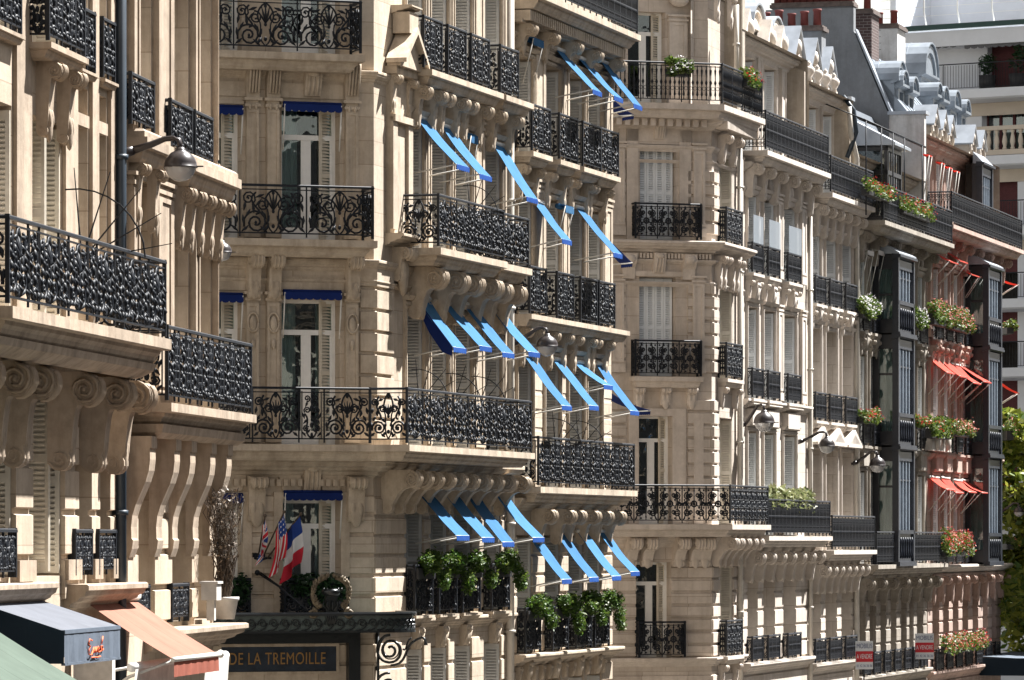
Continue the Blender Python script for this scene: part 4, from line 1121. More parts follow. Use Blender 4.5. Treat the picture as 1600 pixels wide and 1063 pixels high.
def chimney(root, fr, u0, u1, w0, w1, v0, v1, mat, pots=6, pmat='terracotta', along='w', ph=.42):
    mb = MB(); mb.box(u0, u1, w0, w1, v0, v1); c = part('chimney', mb, mat, root, fr.M)
    mb = MB(); mb.box(u0 - .07, u1 + .07, w0 - .07, w1 + .07, v1, v1 + .10); mb.box(u0 - .03, u1 + .03, w0 - .03, w1 + .03, v1 + .10, v1 + .16); part('coping', mb, 'cap', c, fr.M)
    for k in range(pots):
        t = (k + .5) / pots
        u, w = ((u0 + u1) / 2, w0 + (w1 - w0) * t) if along == 'w' else (u0 + (u1 - u0) * t, (w0 + w1) / 2)
        s = .9 + .25 * ((k * 7) % 3) / 2
        pb = MB(); pb.lathe([(.115, 0), (.105, ph * s * .85), (.125, ph * s * .87), (.125, ph * s), (.09, ph * s), (.09, ph * s - .1)], (u, w, v1 + .16), 10); part('pot', pb, pmat, c, fr.M)
    return c

# ================================================================== building C1 : canted corner with shuttered windows
CV = {1: 4.38, 2: 7.59, 3: 11.14, 4: 14.43, 5: 17.67}
def build_C1():
    fr, ff = FC, FCf; X = fr.U; XF = ff.U
    root = thing('apartment_building', 'pale corner building across the side street, white shutters closed on two floors above each other', 'building', fr.M, 'stone apartment buildings along the street')
    u1 = X(1160); uL = XF(860); toC = lambda u, w: fr.local(ff.world(u, w))[:2]
    T = {1: 6.68, 2: 10.2, 3: 13.54, 4: 16.74, 5: 19.95}
    fpx = {5: (981, 1040), 4: (1000, 1057), 3: (999, 1056), 2: (997, 1050), 1: (993, 1048)}
    fo = {k: (XF(a, 0 if k < 5 else -.25), XF(b, 0 if k < 5 else -.25), CV[k], T[k]) for k, (a, b) in fpx.items()}
    fl = {k: (XF(a - 120), XF(b - 120), CV[k], T[k]) for k, (a, b) in fpx.items()}
    wall(root, ff, uL, 0, 0, CV[5], [fo[k] for k in (1, 2, 3, 4)] + [fl[k] for k in (1, 2, 3, 4)], 'stoneC', reveal=.32, courses=[(.3, CV[1] - .4, .42, .04), (CV[1], CV[2] - 1.0, .335, .045)])
    aw = -.75                                        # the attic storey stands back
    wall(root, ff, uL, .0, CV[5], 21.0, [fo[5], fl[5]], 'stoneC', reveal=.3, w=-.25)
    for k in (1, 2, 3, 4, 5):
        kw = dict(shut='closed', smat='shutwhite') if k in (3, 4) else dict(shut='ajar', smat='shutcream')
        window(root, ff, fo[k], depth=.30, w=0 if k < 5 else -.25, transom=True, **kw)
        window(root, ff, fl[k], depth=.30, w=0 if k < 5 else -.25, transom=True, **kw)
    ro = [(X(1123), X(1144), CV[k], T[k]) for k in (1, 2, 3, 4)]
    wall(root, fr, 0, u1, 0, CV[5], ro, 'stoneC', reveal=.34, courses=[(.3, CV[1] - .4, .42, .04), (CV[1], CV[2] - 1.0, .335, .045)])
    r5 = (X(1090), X(1106), CV[5], T[5]); 
    wall(root, fr, -.3, u1, CV[5], 21.0, [(.55, 1.6, CV[5], T[5])], 'stoneC', reveal=.3, w=-.45)
    for o in ro: window(root, fr, o, depth=.32, shut='far', smat='shutcream')
    window(root, fr, (.55, 1.6, CV[5], T[5]), depth=.28, w=-.45, shut='far', smat='shutcream')
    # surrounds and quoins
    mb = Multi()
    o = fo[4]; a, b, c, d = o
    for q in ((a - .36, a - .06), (b + .06, b + .36)): mb.box(*q, 0, .05, c, d + .35)
    mb.box(a - .36, b + .36, 0, .05, d + .06, d + .38); mb.box(a - .06, b + .06, .0, .03, d, d + .06)
    keystone(mb, (a + b) / 2, d + .12, .26, .62, .22)
    for k in (3, 4):
        o = fo[k]
        for q in ((o[0] - .72, o[0] - .42), (o[1] + .42, o[1] + .72)): pilaster(mb, *q, CV[k] + .1, T[k] + .05, .06)
    o = fo[3]; mb.piece()
    mb.box(o[0] - .30, o[1] + .30, 0, .06, o[3] + .02, o[3] + .14); keystone(mb, (o[0] + o[1]) / 2, o[3] + .10, .30, .48, .20)
    for s_ in (-1, 1):
        u = (o[0] + o[1]) / 2 + s_ * .78
        mb.prof([(0, o[3] - .05), (.08, o[3] - .05), (.10, o[3] + .2), (.24, o[3] + .36), (.24, o[3] + .55), (0, o[3] + .55)], u - .16, u + .16); mb.ball((u, .2, o[3] + .42), .13, 8, 5, (1.2, .8, .9))
    o = fo[2]; mb.piece(); mb.box(o[0] - .26, o[1] + .34, 0, .05, o[3] + .0, o[3] + .18)
    for q in ((o[0] - .26, o[0]), (o[1], o[1] + .34)): mb.box(*q, 0, .05, o[2], o[3])
    for q in ((o[1] + .55, o[1] + .8),): mb.box(*q, 0, .06, o[2], o[3] - .1)
    part('window_surround', mb, 'trimC', root, ff.M)
    for lv0, lv1 in ((CV[2] + .2, CV[3] - .4), (CV[3] + .1, CV[4] - .75), (CV[4] + .15, CV[5] - 1.25)):
        m1, m2, m3 = MB(), MB(), MB(); v = lv0; pr = lambda z: [(0, z + .02), (.05, z + .04), (.05, z + .275), (0, z + .295)]
        while v + .3 < lv1:
            m1.prof(pr(v), XF(1074), 0.05); m2.prof(pr(v), 0.0, X(1121)); m3.prof(pr(v), XF(930), XF(977)); v += .315
        part('quoin', m1, 'stoneC', root, ff.M); part('quoin', m2, 'stoneC', root, fr.M); part('quoin', m3, 'stoneC', root, ff.M)
    # cornices and courses round the corner
    cp = [toC(uL, 0), (0, 0), (u1, 0)]; mb = Multi()
    for v, p, h in ((CV[5] - .28, .34, .30), (CV[5] - .95, .08, .16), (CV[4] - .02, .38, .30), (CV[4] - .46, .12, .12), (CV[4] - 1.0, .07, .12), (CV[2] - .26, .26, .3), (CV[1], .16, .22), (CV[5] - 1.3, .04, .08)): mb.piece().sweep(cp, cornice_prof(p, h), v=v)
    part('string_course', mb, 'trimC', root, fr.M)
    mb = MB(); dentils(mb, uL, 0, CV[5] - .52, CV[5] - .34, .40, .22); part('dentil_band', mb, 'trimC', root, ff.M)
    mb = MB(); dentils(mb, 0, u1, CV[5] - .52, CV[5] - .34, .40, .14); part('dentil_band', mb, 'trimC', root, fr.M)
    mb = MB(); dentils(mb, uL, 0, CV[4] - .44, CV[4] - .32, .12, .09); part('dentil_band', mb, 'trimC', root, ff.M)
    mb = MB(); mb.sweep([toC(uL, -.25), (-.05, -.42), (u1, -.42)], cornice_prof(.34, .34), v=20.95); part('roof_cornice', mb, 'trimC', root, fr.M)
    mb = Multi(); a, b = XF(1050), XF(1078); pilaster(mb, a, b, CV[5], 19.9, .08, w=-.25); mb.ball(((a + b) / 2, -.12, 20.25), .22, 10, 5, (1.2, .8, .8)); a, b = XF(952), XF(972); pilaster(mb, a, b, CV[5], 19.9, .08, w=-.25); part('pilaster', mb, 'trimC', root, ff.M)
    for uu in (.35, 1.85): bracket(root, fr, uu, 20.5, .1 + .1, .7, .22, 'trimC')
    # balconies
    for v, P, sh, xc, st, rh, pw in ((CV[5], .62, .34, 1128, 'baluster', .94, 1.15), (CV[2], .78, .30, 1143, 'lattice', .90, .62)):
        p0, p1 = toC(uL, P), toC(XF(xc, P), P); p3 = (u1 + .05, P * .92); p2 = (X(xc + (8 if v > 10 else 3), P * .92), P * .92)
        path = [p0, p1, p2, p3, (p3[0], 0)] if abs(p2[0] - p1[0]) > .2 and v > 99 else [p0, ((p1[0] + p2[0]) / 2, (p1[1] + p2[1]) / 2), p3, (p3[0], 0)]
        balcony(root, fr, path, [(0, 0), toC(uL, 0)], v, sh, rh, st, pw, 'trimC')
    for x in (985, 1010, 1060, 1085, 1100): bracket(root, ff, XF(x, .1), CV[2] - .30, .62, .72, .26, 'trimC')
    for uu in (.15, .75, 1.5, 2.3, 3.0): bracket(root, fr, uu, CV[2] - .30, .64, .72, .26, 'trimC')
    for uu in (.45, .95, 1.9, 2.4): bracket(root, fr, uu, CV[4] - .32, .30, .8, .22, 'trimC')
    for uu in (.75, 2.0): bracket(root, fr, uu, CV[5] - .6, .36, .7, .22, 'trimC')
    for k, sl_ in ((4, None), (3, .26), (1, None)):
        a, b = (XF(984), XF(1092)) if k > 1 else (XF(990), XF(1067))
        g = guard(root, ff, a, b, CV[k], .30, .84, 'lattice', sl_, 'trimC', pw=.62)
        if k == 3:
            for t in (.12, .5, .88): bracket(g, ff, a + (b - a) * t, CV[3] - .26, .2, .42, .24, 'trimC')
        guard(root, fr, X(1121), X(1147), CV[k], .26, .84, 'lattice', .2 if k < 4 else None, 'trimC', (.24, .5, .2), pw=.6)
    downpipe(root, fr, X(1156.5, .1), 0, 18.2, .075, 'pipecream')
    downpipe(root, fr, .0 + X(1151, .1), 18.2, 20.4, .06, 'pipecream')
    # party wall towards the next house, rising above the roof
    w0 = WX(fr, u1, 1121); mb = MB(); mb.box(u1 - .05, u1 + .40, w0 - 4, -.02, CV[5] - .1, 23.5); part('party_wall', mb, 'tanrender', root, fr.M)
    dormer(root, fr, 1.15, -.55, 20.9, 1.3, .9, 1.2, 'arch', 'trimC', 'zinc')
    mb = MB(); mb.slab([toC(uL, -.3), (0, -.5), (u1, -.5), (u1, -9), toC(uL, -9)], 20.96, 21.2); part('roof', mb, 'zinc', root, fr.M)
    body(root, [ff.world(uL, 0), ff.world(uL, -12), fr.world(u1, -10), fr.world(u1, 0)], 0, 20.9, 'tanrender')
    return root
build_C1()

# ================================================================== the straight street fronts beyond
def row_house(fr, xa, xb, label, px, V, T, sm, tm, opt):
    X = fr.U; u1 = X(xb); root = thing('apartment_building', label, 'building', fr.M, 'stone apartment buildings along the street')
    ops = []; at = opt.get('attic', 2.3); aw = -.55; v5 = V[5]
    for a, b in px: ops += [(X(a), X(b), .6, V[1] - .7)] + [(X(a), X(b), V[k], T[k]) for k in (1, 2, 3, 4)]
    for a, b in opt.get('px1', []): ops += [(X(a), X(b), V[1], T[1]), (X(a), X(b), .6, V[1] - .7)]; guard(root, fr, X(a) - .12, X(b) - .02, V[1], .22, .62, 'bars', .10, tm, None, imat='ironblue', pw=.5)
    wall(root, fr, 0, u1, 0, v5, ops, sm, reveal=.36, courses=[(.3, V[1] - .3, .42, .035), (V[1] + .02, V[2] - 1.0, .40, .035)] + ([(V[3], V[4] - .5, .38, .012)] if opt.get('rust') else []))
    a5 = [(X(a), X(b), v5, v5 + at - .4) for a, b in px]
    wall(root, fr, 0, u1, v5, v5 + at, a5, sm, reveal=.3, w=aw)
    for o in ops: window(root, fr, o, depth=.34, shut=opt.get('shut', 'far') if o[2] > V[2] - .1 and opt.get('shutfl', (2, 3, 4)) and any(abs(o[2] - V[k]) < .01 for k in opt.get('shutfl', (2, 3, 4))) else 'none', smat='shutwhite', room=o[2] > V[1] - .1)
    for o in a5: window(root, fr, o, depth=.28, w=aw, shut='far', smat='shutwhite')
    mb = Multi()
    for o in ops:
        if o[2] > V[2] - .1: architrave(mb, o, .10, .05)
    part('window_surround', mb, tm, root, fr.M)
    mb = Multi()
    for o in a5: architrave(mb, o, .12, .06, w=aw)
    part('window_surround', mb, tm, root, fr.M)
    mb = Multi(); xs = [0] + [q for o in px for q in (X(o[0]), X(o[1]))] + [u1]
    for a, b in zip(xs[0::2], xs[1::2]):
        if b - a > .7:
            m_, hw = (a + b) / 2, min(.28, (b - a) / 2 - .2)
            for k in (3, 4): pilaster(mb, m_ - hw, m_ + hw, V[k] + .05, T[k] + .2, .07)
            pilaster(mb, m_ - hw, m_ + hw, v5, v5 + at - .1, .08, w=aw)
    part('pilaster', mb, tm, root, fr.M)
    mb = Multi()
    for v, p, h in ((V[1], .22, .3), (V[2] - .26, .22, .28), (V[3] - .02, .16, .22), (v5 - .28, .26, .26), (v5 - .9, .07, .14)): mb.piece().prof([(w, z + v) for w, z in cornice_prof(p, h)], .0, u1)
    mb.piece().prof([(w + aw, z + v5 + at) for w, z in cornice_prof(.36, .36)], 0, u1)
    part('string_course', mb, tm, root, fr.M)
    # carved panels between floors
    mb = Multi()
    for o in ops:
        if abs(o[2] - V[3]) < .01: keystone(mb, (o[0] + o[1]) / 2, o[3] + .08, .34, .52, .20)
        if abs(o[2] - V[4]) < .01: mb.piece().ball(((o[0] + o[1]) / 2, .05, o[3] + .32), .2, 8, 5, (1, .5, 1))
        if abs(o[2] - V[2]) < .01 and opt.get('ped'):
            mb.piece(); m_ = (o[0] + o[1]) / 2; v = o[3] + .12; hw = (o[1] - o[0]) / 2 + .22
            mb.plate([(m_ - hw, v), (m_ + hw, v), (m_ + hw, v + .07), (m_, v + .48), (m_ - hw, v + .07)], 0, .28); mb.plate([(m_ - hw * .7, v + .1), (m_ + hw * .7, v + .1), (m_, v + .36)], .28, .20)
        elif abs(o[2] - V[2]) < .01: mb.piece(); mb.box(o[0] + .05, o[1] - .05, 0, .16, o[3] + .14, o[3] + .55); mb.prof([(w, z + o[3] + .68) for w, z in cornice_prof(.22, .12)], o[0] - .1, o[1] + .1)
    part('keystone', mb, tm, root, fr.M)
    # top balcony on scroll brackets
    if opt.get('top', True):
        P = opt.get('topP', .62)
        b = balcony(root, fr, [(.1, 0), (.1, P), (u1 + .05, P), (u1 + .05, 0)], [], v5, .30, .95, 'bars', .48, tm, 'ironblue')
        n = 2 * len(px)
        for k in range(n): bracket(b, fr, .35 + (u1 - .7) * k / (n - 1), v5 - .30, .46, .85, .22, tm)
    if opt.get('bal2', True):
        b = balcony(root, fr, [(.1, 0), (.1, .66), (u1 + .08, .66), (u1 + .08, 0)], [], V[2], .28, .88, 'bars', .48, tm, 'ironblue')
        n = 2 * len(px) + 1
        for k in range(n): bracket(b, fr, .3 + (u1 - .6) * k / (n - 1), V[2] - .38, .52, .78, .26, tm)
    for a, b_ in px:
        for k in opt.get('guards', (1, 3, 4)):
            guard(root, fr, X(a) - .12, X(b_) - .02, V[k], .22, .72 if k > 1 else .62, 'bars', .18 if k > 1 else .10, tm, (.2, .45, .2) if k == 4 else None, imat='ironblue', pw=.5)
    body(root, [fr.world(0, 0), fr.world(0, -10), fr.world(u1, -10), fr.world(u1, 0)], 0, v5 + at, 'tanrender')
    # mansard
    z0 = v5 + at + .02; mr = MB(); mr.prof([(aw - .1, z0), (aw - 1.0, z0 + 1.9), (aw - 4, z0 + 2.6), (aw - 8, z0 + 2.0), (aw - 8, z0)], 0.02, u1 - .02); part('roof', mr, opt.get('roof', 'zinc'), root, fr.M)
    return root, z0, u1

def build_C2():
    fr = FC2; V = {5: fr.V(1225, 246, .55), 4: fr.V(1220, 437, .2), 3: fr.V(1220, 628, .2), 2: fr.V(1230, 838, .66), 1: fr.V(1215, 1032, .2)}
    T = {4: V[5] - 1.0, 3: V[4] - .82, 2: V[3] - .80, 1: V[2] - 1.0}
    at = fr.V(1190, 72, -.4) - V[5]
    root, z, u1 = row_house(fr, 1160, 1262, 'pale limestone house with tall bamboo planting on its lower balcony and rounded dormers', [(1166, 1182), (1191, 1209), (1222, 1242)], V, T, 'stoneD', 'trimD', dict(attic=at, ped=False))
    for x, y in ((1176, 44), (1205, 64)):
        u = fr.U(x + 3, -.75); dormer(root, fr, u, -.75, z - .3, 1.5, fr.V(x, y, -.75) - z + .25, 1.4, 'arch', 'trimD', 'zincpale')
    for x in (1172, 1206, 1225): 
        u = fr.U(x, -.3); mb = MB(); mb.plate([(u - .55, z), (u + .55, z), (u, z + .75)], -.62, -.3); mb.ball((u, -.28, z + .26), .22, 8, 5, (1, .5, 1)); part('pediment', mb, 'trimD', root, fr.M)
    # glass screens above the fourth-floor guards
    for a, b in ((1166, 1182), (1191, 1209), (1222, 1242)):
        mb = MB(); mb.box(fr.U(a) - .06, fr.U(b) - .08, .19, .20, V[4] + .76, V[4] + 1.45); part('glass_screen', mb, 'screen', root, fr.M)
    w0 = WX(fr, u1, 1217); v1_ = fr.V(1237, 92, -.1)
    mb = MB(); mb.prof([(-.05, V[5] - .1), (-.05, v1_ - .2), (-.5, v1_), (-6, v1_ + 1.2), (-6, V[5])], u1 - .2, u1 + .15); part('party_wall', mb, 'tanrender', root, fr.M)
    downpipe(root, fr, u1 - .1, 0, V[5] - .4, .06, 'pipecream')
    return V
C2V = build_C2()

def build_D():
    fr = FD; V = {5: fr.V(1300, 302, .55), 4: fr.V(1300, 480, .2), 3: fr.V(1300, 660, .2), 2: fr.V(1320, 860, .66), 1: fr.V(1290, 1036, .2)}
    T = {4: V[5] - 1.0, 3: V[4] - .62, 2: V[3] - .75, 1: V[2] - 1.0}
    at = fr.V(1275, 142, -.4) - V[5]
    root, z, u1 = row_house(fr, 1264, 1333, 'cream limestone house with small triangular pediments over windows and three gabled dormers', [(1265, 1281), (1288, 1306), (1313, 1330)], V, T, 'stoneD', 'trimD', dict(attic=at, ped=True, shutfl=(4,)))
    for x, y in ((1244, 86), (1270, 104), (1294, 117)):
        u = fr.U(x, -.7); dormer(root, fr, u, -.7, z - .3, 1.35, max(.5, fr.V(x, y, -.7) - z + .2), 1.3, 'gable', 'trimD', 'zincpale')
    for x in (1252, 1265, 1278, 1291, 1304): finial(root, fr, fr.U(x, -.3), -.32, z + .14, .55, 'trimD')
    w0 = WX(fr, u1, 1300); v1_ = fr.V(1333, 158, 0)
    mb = MB(); mb.box(u1 - .25, u1 + .1, w0 - 1, -.05, V[5] - .1, v1_); part('party_wall', mb, 'tanrender', root, fr.M)
    mb = MB(); mb.box(u1 - .32, u1 + .18, w0 - 1.2, .02, v1_, v1_ + .1); part('coping', mb, 'zincpale', root, fr.M)
    # rendered chimney wall behind the dormers, pots along its top
    wa, wb = WX(fr, u1, 1287), WX(fr, u1, 1190); vt = fr.V(1287, 24, 0)
    chimney(root, fr, u1 - .3, u1 + .3, wb - 1.5, wa, V[5], vt, 'render', 9)
    mb = MB(); mb.tube([(u1 - .45, -.02, v1_ - .2), (u1 - .45, .02, v1_ - .9), (u1 - .1, .12, v1_ - 1.6), (u1 - .1, .12, 0)], .075, 8); part('downpipe', mb, 'pipecream', root, fr.M)
    mb = MB(); mb.tube([(u1 - .42, -.2, v1_ + .1), (u1 - .42, .1, v1_ - .3), (u1 - .35, .16, v1_ - .9), (u1 - .35, -.1, v1_ - 1.6)], .065, 8); part('downpipe', mb, 'pipe', root, fr.M)
    return V
DV = build_D()

def oriel(root, fr, ua, ub, P, v0, v1, floors, roofv=None):
    """cast-iron bay window running up the front"""
    mb = MB(); fm = MB(); g = MB(); bars = MB(); t = .09
    for u, w in ((ua, P), (ub, P), (ua, .05), (ub, .05)): (fm if w > .1 else mb).box(u - t, u + t, w - t, w + t, v0, v1)
    nb = 5
    for f0, f1 in floors:
        pan = f0 + .85
        for (a, b, q) in ((ua - .03, ub + .03, P), ):
            fm.box(a, b, q - .05, q + .03, f0, pan - .02); fm.box(a - .05, b + .05, q - .05, q + .09, pan - .03, pan + .08); fm.box(a - .10, b + .10, q - .05, q + .14, f0 - .10, f0 + .03)
            for k in range(7):
                x = a + (b - a) * (k + .5) / 7; fm.tube([(x, q + .045, f0 + .12 + (pan - f0 - .25) * s_) for s_ in (0, .15, .4, .6, .85, 1)], [.02, .05, .03, .03, .05, .02], 6)
            fm.box(a - .03, b + .03, q - .05, q + .05, f1 - .38, f1 - .12)
            for k in range(1, nb): x = a + (b - a) * k / nb; bars.box(x - .03, x + .03, q - .04, q + .03, pan, f1 - .38)
            fm.box(a, b, q - .03, q + .02, pan + (f1 - .38 - pan) * .72, pan + (f1 - .38 - pan) * .72 + .05)
            fm.prof([(q - .1, f1 - .14), (q + .16, f1 - .05), (q + .16, f1 + .02), (q - .1, f1 + .04)], a - .12, b + .12)
        for u in (ua, ub):
            mb.box(u - .05, u + .05, 0, P, f0, f0 + .40); mb.box(u - .05, u + .05, 0, P, f1 - .40, f1); mb.box(u - .03, u + .03, .05, P, f1 - 1.15, f1 - 1.09)
            g.box(u - .006, u + .006, .05, P - .02, f0 + .40, f1 - .40)
        g.box(ua, ub, P - .03, P - .015, pan, f1 - .36)
    b = part('bay_window', fm, 'oriel_front', root, fr.M)
    part('glazing_bar', bars, 'oriel_bar', b, fr.M); part('side_frame', mb, 'oriel_iron', b, fr.M); part('pane', g, 'glass', b, fr.M)
    cb = MB(); n = 14; pr = None
    for f0, f1 in floors:
        for u in (ua + .07,):
            pr = None
            for k in range(n + 1):
                w = .06 + (P - .15) * k / n; q = (cb.P(u + .03 * math.sin(k * 1.9), w, f0 + .3), cb.P(u + .03 * math.sin(k * 1.9), w, f1 - .3))
                if pr: cb.F(pr[0], q[0], q[1], pr[1])
                pr = q
    part('curtain', cb, 'curtain', b, fr.M)
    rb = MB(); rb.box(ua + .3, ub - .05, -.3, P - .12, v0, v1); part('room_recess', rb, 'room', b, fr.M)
    sb = MB(); sb.prof([(0, v1 + .35), (P * .5, v1 + .25), (P + .12, v1 + .02), (P + .12, v1 - .02), (0, v1 - .02)], ua - .14, ub + .14); part('roof', sb, 'zincpale', b, fr.M)
    return b

def build_E1():
    fr = FE; X = fr.U
    V = {5: fr.V(1400, 355, .6), 4: fr.V(1355, 517, .3), 3: fr.V(1355, 696, .3), 2: fr.V(1410, 882, .6), 1: fr.V(1385, 1054, .3)}
    T = {4: V[5] - .95, 3: V[4] - .62, 2: V[3] - .70, 1: V[2] - 1.0}
    root, z, u1 = row_house(fr, 1335, 1447, 'weathered grey house with a black iron bay window and flowers on every ledge', [(1341, 1351), (1357, 1367), (1431, 1441)], V, T, 'stoneE', 'trimE', dict(attic=1.9, guards=(1, 3, 4), roof='slate', topP=.85, px1=[(1374, 1383), (1390, 1399), (1406, 1415), (1419, 1426)]))
    oriel(root, fr, X(1400, .62), X(1424, .62), .62, V[2] + .0, V[5] - .75, [(V[2] + .05, V[3] + .0), (V[3] + .05, V[4]), (V[4] + .05, V[5] - .80)])
    # glazed veranda on the top balcony
    ua, ub, P = X(1385, .1), X(1406, .1), .1
    mb = MB(); v0, v1 = V[5], V[5] + 2.4; t = .05
    for u, w in ((ua, P), (ub, P), (ua, -.8), (ub, -.8)): mb.box(u - t, u + t, w - t, w + t, v0, v1)
    for z_ in (v0 + .3, v0 + 1.6, v1 - .12): mb.box(ua - t, ub + t, P - .03, P + .05, z_, z_ + .12); mb.box(ua - .05, ua + .05, -.8, P, z_, z_ + .12)
    for k in range(1, 6): x = ua + (ub - ua) * k / 6; mb.box(x - .02, x + .02, P - .02, P + .02, v0, v1)
    vr = part('veranda', mb, 'oriel_iron', root, fr.M)
    gb = MB(); gb.box(ua, ub, P - .012, P, v0, v1); gb.box(ua - .01, ua + .002, -.8, P, v0, v1); part('pane', gb, 'glass', vr, fr.M)
    rb = MB(); rb.prof([(-1.1, v1 + .9), (P + .3, v1 + .1), (P + .3, v1 + .02), (-1.1, v1 + .02)], ua - .25, ub + .2); part('roof', rb, 'zincpale', vr, fr.M)
    rb = MB(); rb.box(ua + .1, ub - .1, -1.0, P - .3, v0, v1); part('room_recess', rb, 'room', vr, fr.M)
    # light iron pergola over the terrace
    pb = MB(); vt = V[5] + 2.6
    for x in (1352, 1376, 1394, 1412, 1440): u = X(x, .7); pb.tube([(u, .72, V[5]), (u, .72, vt)], .02, 5); pb.tube([(u, .72, vt), (u, -.6, vt + .55)], .018, 5)
    for w, zz in ((.72, 0), (.3, .17), (-.1, .34)): pb.tube([(X(1350, w), w, vt + zz), (X(1446, w), w, vt + zz)], .02, 5)
    part('pergola', pb, 'iron', root, fr.M)
    for x in (1345, 1362): rolled(fr, x, 392, .9, 'cream rolled awning, ' + ('left' if x == 1345 else 'right') + ' of two beside the upper bay window of the grey house', 'rolled cream awnings on the grey house', mat='potwhite', arm=1.3, proj=.3)
    return V
EV = build_E1()

def build_E2():
    fr = FE2; X = fr.U
    V = {5: fr.V(1510, 360, .7), 4: fr.V(1480, 532, .35), 3: fr.V(1485, 708, .35), 2: fr.V(1510, 882, .4), 1: fr.V(1490, 1046, .25)}
    T = {4: V[5] - 1.2, 3: V[4] - .62, 2: V[3] - .70, 1: V[2] - .95}
    at = fr.V(1470, 224, -.2) - V[5]
    px = [(1455, 1466), (1472, 1481), (1487, 1496), (1502, 1511)]
    root, z, u1 = row_house(fr, 1448, 1562, 'far corner house with red awnings, a dark bay window and round zinc dormers', px, V, T, 'stoneR', 'trimR', dict(attic=at, guards=(1, 2, 3, 4), bal2=False, topP=.80, roof='slate', px1=[(1518, 1527), (1534, 1542), (1548, 1555)]))
    oriel(root, fr, X(1541, .62), X(1561, .62), .62, V[2], V[5] - .8, [(V[2] + .05, V[3]), (V[3] + .05, V[4]), (V[4] + .05, V[5] - .85)])
    ua, ub = X(1531, .2), X(1547, .2); oriel(root, fr, ua, ub, .2, V[5], V[5] + 2.5, [(V[5], V[5] + 2.5)])
    mb = MB(); mb.prof([(w, zz + V[2]) for w, zz in cornice_prof(.45, .34)], 0, u1 + .2); part('string_course', mb, 'trimD', root, fr.M)
    for k in range(9): bracket(root, fr, .4 + (u1 - .8) * k / 8, V[2] - .34, .40, .8, .3, 'trimR')
    for k in range(4): bracket(root, fr, .3 + k * .9, V[4] - .2, .30, .6, .26, 'trimR')
    mb = Multi()
    for x in (1462, 1478):
        u = X(x, .35); mb.piece(); mb.plate([(u - .9, V[3] + .02), (u + .9, V[3] + .02), (u, V[3] + .95)], .05, .38); mb.ball((u, .4, V[3] + .34), .3, 8, 5, (1, .4, 1))
    part('pediment', mb, 'trimD', root, fr.M)
    # gable wall seen over the neighbour's roof
    W = lambda x: WX(fr, 0, x); Vg = lambda y, x: fr.V(1448, y, 0) if False else EYE + (HY - y) / FPX * fr.world(0, W(x)).y
    zc = Vg(181, 1392)
    mb = MB(); mb.prof([(-.02, V[5] - .3), (-.02, zc), (W(1392), zc), (W(1392) - .02, V[5] - .3)], -.3, .0); part('party_wall', mb, 'palerender', root, fr.M)
    mb = MB(); mb.prof([(.04, zc), (.04, zc + .1), (W(1390), zc + .1), (W(1390), zc)], -.36, .3); part('coping', mb, 'zincpale', root, fr.M)
    top = Vg(14, 1335)
    mb = MB(); mb.prof([(W(1392), 14.5), (W(1392), zc), (W(1337), Vg(50, 1337)), (W(1337), top), (W(1200), top), (W(1200), 14.5)], -.34, .0); part('gable_wall', mb, 'render', root, fr.M)
    mb = MB(); q = [(W(1392) + .05, zc + .02), (W(1337) + .05, Vg(50, 1337))]; mb.prof([q[0], q[1], (q[1][0] + .02, q[1][1] + .06), (q[0][0] + .06, q[0][1] + .05)], -.38, .03); part('coping', mb, 'zincpale', root, fr.M)
    chimney(root, fr, -.30, .30, W(1210), W(1334), top, top + .05, 'render', 12)
    # steep zinc roof behind the gable with barrel dormers in two rows
    mb = MB(); mb.prof([(-.5, zc), (W(1337) - .1, Vg(70, 1337)), (-5.5, Vg(60, 1337)), (-5.5, zc)], .05, u1 * .62)
    for k in range(1, 13): mb.tube([(.05 + k * u1 * .62 / 13, -.5, zc + .01), (.05 + k * u1 * .62 / 13, W(1337) - .1, Vg(70, 1337) + .01)], .018, 4)
    part('roof', mb, 'zinc', root, fr.M)
    ab = MB(); ab.tube([(4.5, -2.6, zc), (4.5, -2.6, zc + 3.4)], .02, 5)
    for k in range(5): ab.tube([(4.2 + .02 * k, -2.9, zc + 2.5 + .2 * k), (4.8 - .02 * k, -2.3, zc + 2.5 + .2 * k)], .010, 4)
    part('aerial', ab, 'iron', root, fr.M)
    for x, y, wd, w in ((1378, 128, 1.3, -1.0), (1398, 136, 1.0, -.9), (1414, 146, 1.0, -.8), (1440, 120, 2.4, -1.9), (1452, 152, .9, -.9), (1462, 160, 1.0, -.85), (1480, 170, 1.2, -.8), (1496, 178, .9, -.7)):
        u = max(.7, X(x + 10, w)); vt = fr.V(1448, 845, 0); vv = EYE + (HY - y) / FPX * fr.world(u, w).y
        dormer(root, fr, u, w, vv - 1.3, wd, 1.3, 1.8, 'arch', 'zinc', 'zinc')
    for x, y in ((1458, 196), (1472, 204), (1483, 212), (1518, 226), (1532, 234)):
        u = X(x, -.25); vv = fr.V(x, y, -.25); dormer(root, fr, u, -.25, z - .2, .95, max(.4, vv - z + .2), .9, 'gable', 'trimD', 'zincpale')
    for x, w, y0, y1 in ((1345, None, 78, 38), (1385, None, 66, 40)): pass
    body_top = Vg(36, 1345)
    chimney(root, fr, 2.2, 3.4, -3.6, -2.1, zc, fr.V(1372, 36, -2.4) , 'brick', 3, along='w')
    chimney(root, fr, 6.0, 7.4, -3.4, -2.0, zc, fr.V(1420, 66, -2.4), 'palerender', 3, along='w')
    # awnings of red canvas
    grp = 'red awnings on the far corner house'
